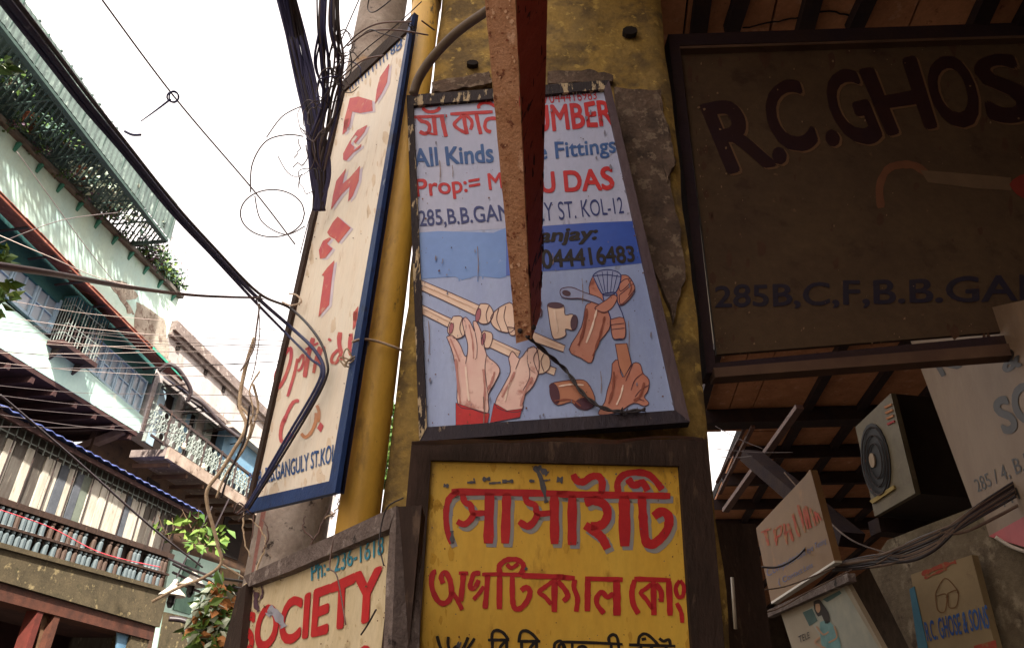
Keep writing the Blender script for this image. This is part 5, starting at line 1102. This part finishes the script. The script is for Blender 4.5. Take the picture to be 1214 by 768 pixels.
# crack in the boards
cq = smoothline([(880, 34), (910, 28), (930, 24), (950, 20), (970, 14), (990, 15), (1008, 20), (1014, 22)], 3); cpts = [HP(ZC-.004).hit(x+rk.uniform(-1, 1), y+rk.uniform(-1, 1)) for x, y in cq]
MB().tube(cpts, .0045, 4).build('crack', dark_void, arc_)
# building mass above, walls of the arcade
sbld = thing('corner_building', E_a(0, 0, ZC+.2), 'dark shop building over the arcade, right of the pillar', 'building')
MB().box(E_a(sb, w_near+.02, ZC+.16), ed*(s_near-sb), en*(5-w_near), UP*7).build('upper_floors', shop_plaster, sbld)
MB().box(E_a(sb, WW, -.02), ed*(sf-sb), en*.3, UP*(ZC+.06)).build('inner_wall', dark_wall, sbld)
MB().box(E_a(sf-.3, .3, -.02), ed*.3, en*(WW-.3), UP*(ZC+.0)).build('end_wall', dark_wall, sbld)
MB().box(E_a(sb, -.3, -.02), ed*.3, en*(WW+.3), UP*(ZC+.0)).build('end_wall', dark_wall, sbld)
for s_ in (-9.2, -12.0):
    MB().box(E_a(s_, 0, 0), ed*.5, en*.5, UP*ZC).build('pier', shop_plaster, sbld)
MB().box(E_a(-3.7, .02, ZC-.7), ed*.3, en*.0+en*.2, UP*.2).build('beam_end', beam_dark, sbld)
# slanting steel props of the arcade roof
def prop(p, q, dp, dq, w_, m, label, name='slanting_batten', cat='batten'):
    return tag(MB().bar(at_d(*p, dp), at_d(*q, dq), w_, w_*.6).build(name, m), label, cat)
steel = mat('dull_pink_steel', '#77564c', '#5c3f38', 10, .5, .3, spec=.5)
prop((860, 605), (948, 482), 6.3, 5.2, .05, steel, 'long slanting steel strip crossing the dark ceiling beams, nearest one')
prop((853, 585), (893, 505), 7.6, 7.0, .035, steel, 'slanting steel strip beside the patch of sky, inner one')
prop((850, 572), (884, 505), 7.9, 7.4, .03, steel, 'slanting steel strip at the very edge of the sky patch')
prop((890, 540), (1010, 640), 5.6, 4.6, .14, beam_dark, 'thick dark timber brace slanting down to the right above the small signs', 'timber_brace', 'brace')
prop((893, 553), (1000, 636), 5.5, 4.6, .02, steel, 'thin metal edge strip under the timber brace')
prop((912, 548), (928, 562), 5.5, 5.4, .03, steel, 'short bent bracket on top of the timber brace', 'bracket', 'bracket')
for i, (a, b) in enumerate((((848, 505), (905, 532)), ((850, 532), (940, 536)), ((852, 541), (892, 540)))):
    run([(*a, 5.5), ((a[0]+b[0])/2, (a[1]+b[1])/2+2, 5.4), (*b, 5.3)], .0025, wire_grey, ['wire slanting across the small patch of sky', 'level pair wire below the slanting sky wire, longer', 'lowest short level wire in the small patch of sky'][i], name='wire', cat='wire')
# dark post right of the yellow board, added pale tube standing for a bright gap
pp = thing('dark_timber_post', at_y(868, 768, 2.6), 'dark timber post behind the right edge of the pillar', 'post')
pp_a = at_y(884, 768, 2.75); pp_a.z = 0
MB().box(pp_a-Vector((.06, 0, 0)), (.15, 0, 0), (0, .1, 0), (0, 0, 2.3)).build('shaft', frame_wood_dark, pp)
tag(MB().tube([at_y(872, 745, 2.7), at_y(868, 684, 2.7)], .006, 8).build('bright_gap_strip', lamp_white, None, True), 'short pale strip standing in for a bright gap at the dark timber post', 'conduit')

# ---- dark tin shop board
QE = [(795, 42), (1214, 28), (1385, 392), (838, 440)]
PE = qplane(QE, 0, Y0+.17)
def ext(y0, x): return y0-.0334*(x-795)
sgE = thing('shop_board', PE.hit(1000, 430, -.03), 'large dark brown tin shop board hanging under the arcade ceiling', 'sign board')
slab('panel', PE, [(806, 54), (1260, 40), (1480, 370), (850, 420)], ghosh_tin, sgE, .015)
frame(PE, [(792, 41), (1300, 24), (1560, 380), (838, 442)], [(806, 54), (1290, 40), (1520, 366), (848, 430)], ghosh_frame, sgE, .08, .02)
MB().prism([PE.hit(*p, .03) for p in [(806, 55), (1280, 40), (1280, 43), (807, 58)]], -PE.n*.03).build('bead', mat('brown_bead', '#5e4636', '#4e382c', 6), sgE)
slab('lower_batten', PE, [(846, 436), (1500, 382), (1510, 398), (848, 447)], mat('brown_bead', '#5e4636', '#4e382c', 6), sgE, .05, .035)
Rr = lambda L: [(780+x/2.797, y/2.797) for x, y in L]; Rs = lambda L: [(780+x/2.797, 200+y/2.797) for x, y in L]
outl = mat('pale_brown_outline', '#6b4e36', '#60452f', 9)
for ch, q in (('R', [(148, 352), (285, 322), (385, 540), (238, 570)]), ('.', [(385, 500), (415, 496), (425, 535), (392, 540)]), ('C', [(345, 292), (462, 268), (530, 480), (395, 512)]), ('.', [(560, 445), (592, 440), (600, 478), (570, 482)]),
              ('G', [(542, 252), (652, 235), (745, 462), (612, 480)]), ('H', [(678, 235), (848, 205), (918, 415), (768, 445)]), ('O', [(882, 205), (1012, 186), (1090, 405), (935, 425)]), ('S', [(1048, 195), (1172, 178), (1262, 392), (1112, 410)]), ('H', [(1235, 170), (1390, 160), (1520, 350), (1340, 380)])):
    if ch == 'H' and q[0][0] > 1000: ch = 'E'
    text(PE, ch, Rr(q), maroon_letter, sgE, 2.5, .034, shadow=outl, sh=(3, 2))
text(PE, '285B,C,F,B.B.GA', Rs([(190, 390), (1190, 352), (1192, 450), (192, 470)]), mat('dull_navy_letter', '#221c2c', '#272028', 9), sgE, 2, .02)
text(PE, 'NGULY ST.', Rs([(1200, 352), (1760, 325), (1766, 425), (1203, 450)]), mat('dull_navy_letter', '#221c2c', '#272028', 9), sgE, 2, .02)
brn = mat('brown_painted_frame', '#5f3a26', '#68412c', 9)
brush(PE, [(Rs([(740, 130), (735, 60), (760, 5), (800, -12), (850, -10), (890, 15)]), 9)], brn, sgE, 2, 'painted_arm')
paint(PE, [Rs([(870, 5), (1000, 15), (1170, 30), (1172, 72), (1050, 65), (895, 45)])], mat('painted_arm_tan', '#66503c', '#5a4634', 9), sgE, 2.2, 'painted_arm')
paint(PE, [Rs([(1165, 52), (1200, 22), (1300, 10), (1330, 80), (1250, 110), (1190, 85)])], mat('dull_red_blob', '#7a2a20', '#6c241c', 9), sgE, 2.4, 'painted_lens', 2)

chips(PE, [(815, 62), (1214, 48), (1300, 400), (852, 425)], 200, mat('tin_scratch', '#6e5540', '#7a6048', 30), sgE, 4, (.5, 2.0), seed=12); chips(PE, [(815, 62), (1214, 48), (1300, 400), (852, 425)], 110, mat('tin_dark_patch', '#412a1c', '#482f20', 30), sgE, .6, (3, 9), 'stain', 13, 1.6)
# ---- white banner at the right edge
f1 = lambda L: [(820+x/3.081, 400+y/3.081) for x, y in L]; f2 = lambda L: [(820+x/3.081, 560+y/3.081) for x, y in L]
PFb = vplane(f1([(1035, 545)])[0], 3.0, (1214, 455))
sgF = thing('white_shop_banner', PFb.hit(1200, 640), 'dingy white printed banner with black letters and red lower edge at the right', 'banner')
slab('sheet', PFb, [f1([(780, -40)])[0], (1330, 330), (1420, 560), (1214, 640), f2([(1105, 238)])[0], f2([(1065, 222)])[0], f2([(1045, 180)])[0]], white_banner, sgF, .012)
slab('red_band', PFb, [f2([(1085, 232)])[0], (1214, 612), (1360, 520), (1420, 560), (1214, 648)], banner_red, sgF, .014, .003)
text(PFb, 'K', [(1104, 424), (1128, 412), (1140, 434), (1117, 446)], black_letter, sgF, 2, .02)
text(PFb, '&', f1([(1120, 65), (1185, 30), (1205, 100), (1145, 130)]), black_letter, sgF, 2, .04)
text(PFb, 'SONS', f1([(1098, 235), (1440, 50), (1490, 190), (1145, 355)]), black_letter, sgF, 2, .04)
text(PFb, '285 / 4, B.B.', f1([(1028, 520), (1245, 405), (1262, 475), (1048, 572)]), black_letter, sgF, 2, .0)
text(PFb, 'PH -', f2([(1125, 85), (1222, 35), (1236, 78), (1142, 125)]), black_letter, sgF, 2, .0)

# ---- air conditioner
A8 = lambda L: [(1000+x/3.656, 430+y/3.656) for x, y in L]
PAc = vplane((1037, 612), 4.2, (1085, 584))
pk_ = PAc.hit(1056, 590)
ac = thing('air_conditioner', pk_, 'boxy cream outdoor unit with round dark fan grille under the ceiling', 'air conditioner')
fc = [(1014, 506), (1056, 466), (1085, 584.5), (1037, 612)]
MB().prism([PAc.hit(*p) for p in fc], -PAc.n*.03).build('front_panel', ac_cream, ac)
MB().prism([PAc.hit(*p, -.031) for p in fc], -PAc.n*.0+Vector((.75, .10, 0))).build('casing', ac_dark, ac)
gr = A8(ell(138, 425, 62, 165, -.12, 20)); MB().prism([PAc.hit(*p, .006) for p in gr], -PAc.n*.012).build('fan_opening', black_plastic, ac)
for k in (.9, .68, .46):
    q = [PAc.hit(*p, .012) for p in A8(ell(138, 425, 62*k, 165*k, -.12, 20))]; MB().tube(q+[q[0]], .004, 4).build('grille_ring', iron_dark, ac)
MB().prism([PAc.hit(*p, .014) for p in A8(ell(122, 422, 12, 32, -.12, 12))], -PAc.n*.01).build('fan_hub', mat('pale_hub', '#a89480', '#98846f', 9), ac)
for k in range(4):
    y = 190+k*24; MB().prism([PAc.hit(*p, .006) for p in A8([(175+k*4, y), (205+k*4, y-14), (208+k*4, y-6), (178+k*4, y+8)])], -PAc.n*.008).build('louvre', banner_red if k == 3 else plank_pink, ac)
MB().prism([PAc.hit(*p, .01) for p in A8([(112, 598), (215, 530), (220, 545), (125, 610)])], -PAc.n*.012).build('trim', mat('yellowed_trim', '#a8925c', '#98824c', 9), ac)
MB().bar(PAc.hit(1036, 622)+Vector((0, 0, -.01)), PAc.hit(1036, 622)+Vector((1.0, .15, -.01)), .1, .08).build('shelf', beam_dark, ac)

# ---- eye testing board
Z7 = lambda L: [(840+x/4.8, 480+y/4.8) for x, y in L]
PG = vplane((914, 712), 3.9, (989, 664))
sgG = thing('eye_testing_board', PG.hit(950, 690, -.02), 'small tan board with faded red lettering about eye testing and contact lens', 'sign board')
qG = [(896, 626), (961, 557), (989, 664), (914, 713)]
slab('panel', PG, qG, mat('tan_board', '#80603c', '#745535', 5, .6, .05, 30, [('#8a6238', 6, .6, .1)]), sgG, .03)
MB().prism([PG.hit(*p, .002) for p in [(914, 713), (989, 664), (989.5, 666.5), (914.5, 715.5)]], -PG.n*.03).build('edge', lamp_white, sgG)
wr = mat('washed_red', '#a8402f', '#9a4a34', 14, spots=[('#94724a', 20, .52, .1)])
Zg = lambda L: [(890+x/7.68, 550+y/7.68) for x, y in L]
brush(PG, [(Zg(l), w_/7.68) for l, w_ in [([(130, 600), (160, 740)], 26), ([(95, 620), (180, 585)], 18), ([(215, 590), (235, 740)], 24), ([(215, 600), (275, 560), (270, 640), (225, 665)], 18), ([(300, 540), (330, 730)], 22), ([(335, 540), (385, 700)], 22), ([(300, 630), (370, 600)], 16),
    ([(380, 450), (440, 660)], 26), ([(430, 370), (495, 620)], 24), ([(480, 400), (520, 590)], 22), ([(500, 380), (545, 580)], 20), ([(540, 400), (590, 560)], 20), ([(580, 430), (615, 540)], 18), ([(600, 440), (640, 510)], 16)]], wr, sgG, 2, 'faded_lettering', wob=.4)['kind'] = 'stuff'
text(PG, 'Computerised eye Testing', f2([(272, 350), (490, 235), (492, 262), (276, 392)]), navy_letter, sgG, 2, .0)
text(PG, '( Contact Lens', f2([(315, 388), (440, 325), (443, 350), (320, 418)]), navy_letter, sgG, 2, .0)
cable('cable', [(903, 672, 3.7), (925, 671, 3.7), (950, 655, 3.7), (975, 620, 3.7)], .005, cable_black, 'dark cable looped across the face of the eye testing board', n=5)
PG2 = vplane((946, 578), 4.6, (968, 590))
t_ = thing('small_pale_board', PG.hit(955, 590, -.5), 'small pale triangular corner of a board behind the timber brace', 'sign board')
MB().prism([PG.hit(*p, -.4) for p in [(947, 575), (960, 556), (970, 590)]], Vector((.02, .02, 0))).build('panel', mat('tan_board', '#b8935e'), t_)

# ---- framed poster of a seated woman
qP = [(925, 724), (1002, 688), (1052, 775), (952, 790)]
PP = vplane((925, 724), 3.6, (1002, 688))
sgP = thing('hanging_poster', PP.hit(985, 770, -.02), 'grey photo poster of a seated woman hanging below the eye testing board', 'poster')
slab('sheet', PP, [(925, 724), (1002, 688), (1075, 820), (968, 860)], mat('poster_paper', '#91836c', '#857660', 5, .5, .03), sgP, .02)
paint(PP, [f2([(408, 508), (555, 420), (720, 700), (560, 720), (500, 640)])], mat('poster_print', '#7d7f74', '#94907f', 10, .5, .02), sgP, 1, 'printed_photo')
paint(PP, [f2([(405, 510), (440, 495), (460, 540), (430, 560)]), f2([(478, 462), (540, 430), (548, 440), (495, 472)])], mat('poster_teal', '#3c5250', '#48605c', 9), sgP, 2, 'printed_background')
paint(PP, [f2([(445, 470), (465, 462), (480, 480), (500, 510), (505, 545), (488, 550), (475, 520), (462, 525), (448, 500)])], mat('poster_hair', '#2b2320', '#352a25', 9), sgP, 2.5, 'printed_hair', 2)
paint(PP, [f2([(452, 480), (466, 478), (470, 500), (462, 512), (453, 500)])], mat('poster_skin', '#a88468', '#98755b', 9), sgP, 3, 'printed_face', 2)
paint(PP, [f2([(468, 545), (500, 540), (530, 580), (545, 641), (520, 700), (480, 641), (470, 600)])], mat('poster_dress', '#6b9090', '#4f7274', 14), sgP, 2.5, 'printed_dress', 2)
brush(PP, [(f2([(455, 560), (480, 590), (500, 580)]), 2), (f2([(470, 600), (450, 620), (490, 641)]), 2.4), (f2([(520, 560), (530, 600), (500, 620)]), 2)], mat('poster_skin', '#a88468', '#98755b', 9), sgP, 3.2, 'printed_arm')
text(PP, 'TELE', f2([(388, 598), (428, 580), (432, 602), (394, 622)]), black_letter, sgP, 2, .0)
MB().bar(PP.hit(912, 728, .01), PP.hit(1010, 684, .01), .03, .03).build('hanging_rod', frame_wood, sgP)

# ---- optician's board with glasses logo, bottom right
qG2 = f2([(800, 372), (1022, 300), (1135, 700), (862, 700)])
PS = vplane(qG2[0], 3.4, (1154, 657))
wallp = thing('lit_patchy_wall', PS.hit(1130, 768, -.08), 'patchy grey plaster wall, coloured lighter as its lit part, behind the glasses board', 'wall')
slab('plaster', PS, [(1030, 672), (1052, 640), (1260, 560), (1260, 900), (1100, 900), (1078, 768)], wall_patchy_lit, wallp, .1, -.06)
sgS = thing('glasses_board', PS.hit(1130, 768, -.02), 'narrow board with glasses drawing and blue GHOSE & SONS lettering at bottom right', 'sign board')
slab('panel', PS, [qG2[0], qG2[1], (1210, 880), (1118, 900)], mat('dull_cream_board', '#9c8662', '#8c7858', 5, .7, .1, 30, [('#7a6248', 6, .6, .1)]), sgS, .03)
slab('blue_edge', PS, f2([(795, 425), (812, 415), (875, 700), (835, 700)]), mat('blue_edge_paint', '#3f6f86', '#4c7c90', 9), sgS, .04, .003)
brush(PS, [(f2(l), 1.3) for l in ([(890, 440), (925, 385), (968, 425), (970, 440)], [(890, 440), (898, 500), (925, 505), (930, 445), (895, 450)], [(935, 440), (940, 490), (968, 485), (972, 430), (935, 440)], [(928, 455), (938, 450)])], mat('tan_line', '#7a5530', '#6c4a2a', 9), sgS, 2, 'painted_glasses')
text(PS, 'R.C. GHOSE & SONS', f2([(848, 545), (1078, 485), (1088, 565), (862, 615)]), mat('poster_blue', '#2a4a8c', '#38609c', 14), sgS, 2, .016)
brush(PS, [(f2([(840, 372), (900, 345), (965, 325)]), 5), (f2([(850, 385), (930, 350)]), 3)], wr, sgS, 2, 'smudged_heading', wob=.6)
paint(PS, [f2([(1030, 632), (1110, 610), (1116, 640), (1035, 660)])], mat('washed_red', '#c0493a'), sgS, 2, 'lettering_block')

# ---- sagging bundle of dusty cables under the banner
rd = random.Random(55); dusty = mat('dusty_cable', '#7b675a', '#5c4a40', 14, .8, .1)
for i in range(22):
    o1, o2, o3 = rd.uniform(-7, 7), rd.uniform(-11, 11), rd.uniform(-14, 12)
    run([(985+rd.uniform(-5, 25), 672+o1*.6, 3.5), (1040, 664+o1, 3.3), (1075, 655+o2, 3.2), (1110, 640+o2, 3.1), (1150, 618+o3, 3.1), (1250, 560+o3*1.5, 3.2)], rd.uniform(.003, .006), rd.choice([dusty, dusty, cable_black]), 'dusty cable in the sagging bundle beneath the white banner', 'dusty cables sagging beneath the white banner', n=5)
run([(880, 730, 3.3), (920, 722, 3.3), (960, 700, 3.3), (1010, 675, 3.3)], .003, dusty, 'thin dusty wire crossing above the hanging poster', name='wire', cat='wire')
run([(880, 700, 3.4), (930, 695, 3.4), (990, 672, 3.4)], .003, dusty, 'thin dusty wire just under the eye testing board', name='wire', cat='wire')
run([(930, 560, 4.5), (975, 610, 4.2), (1010, 640, 3.8), (1050, 655, 3.4)], .004, dusty, 'dusty wire running down along the timber brace into the cable bundle', name='wire', cat='wire')
run([(1180, 636, 3.0), (1200, 648, 3.0), (1230, 658, 3.0)], .006, lamp_white, 'white wire drooping below the red banner edge', name='wire', cat='wire')

# ---- rest of the street, out of the frame
rst = thing('street_house', F(-2, 0, 0), 'plain old plastered house continuing the left side of the street', 'building')
fbm = MB(); fbox(fbm, -10, .95, -4, 0, .5, 6.5); fbm.build('walls', peel, rst)
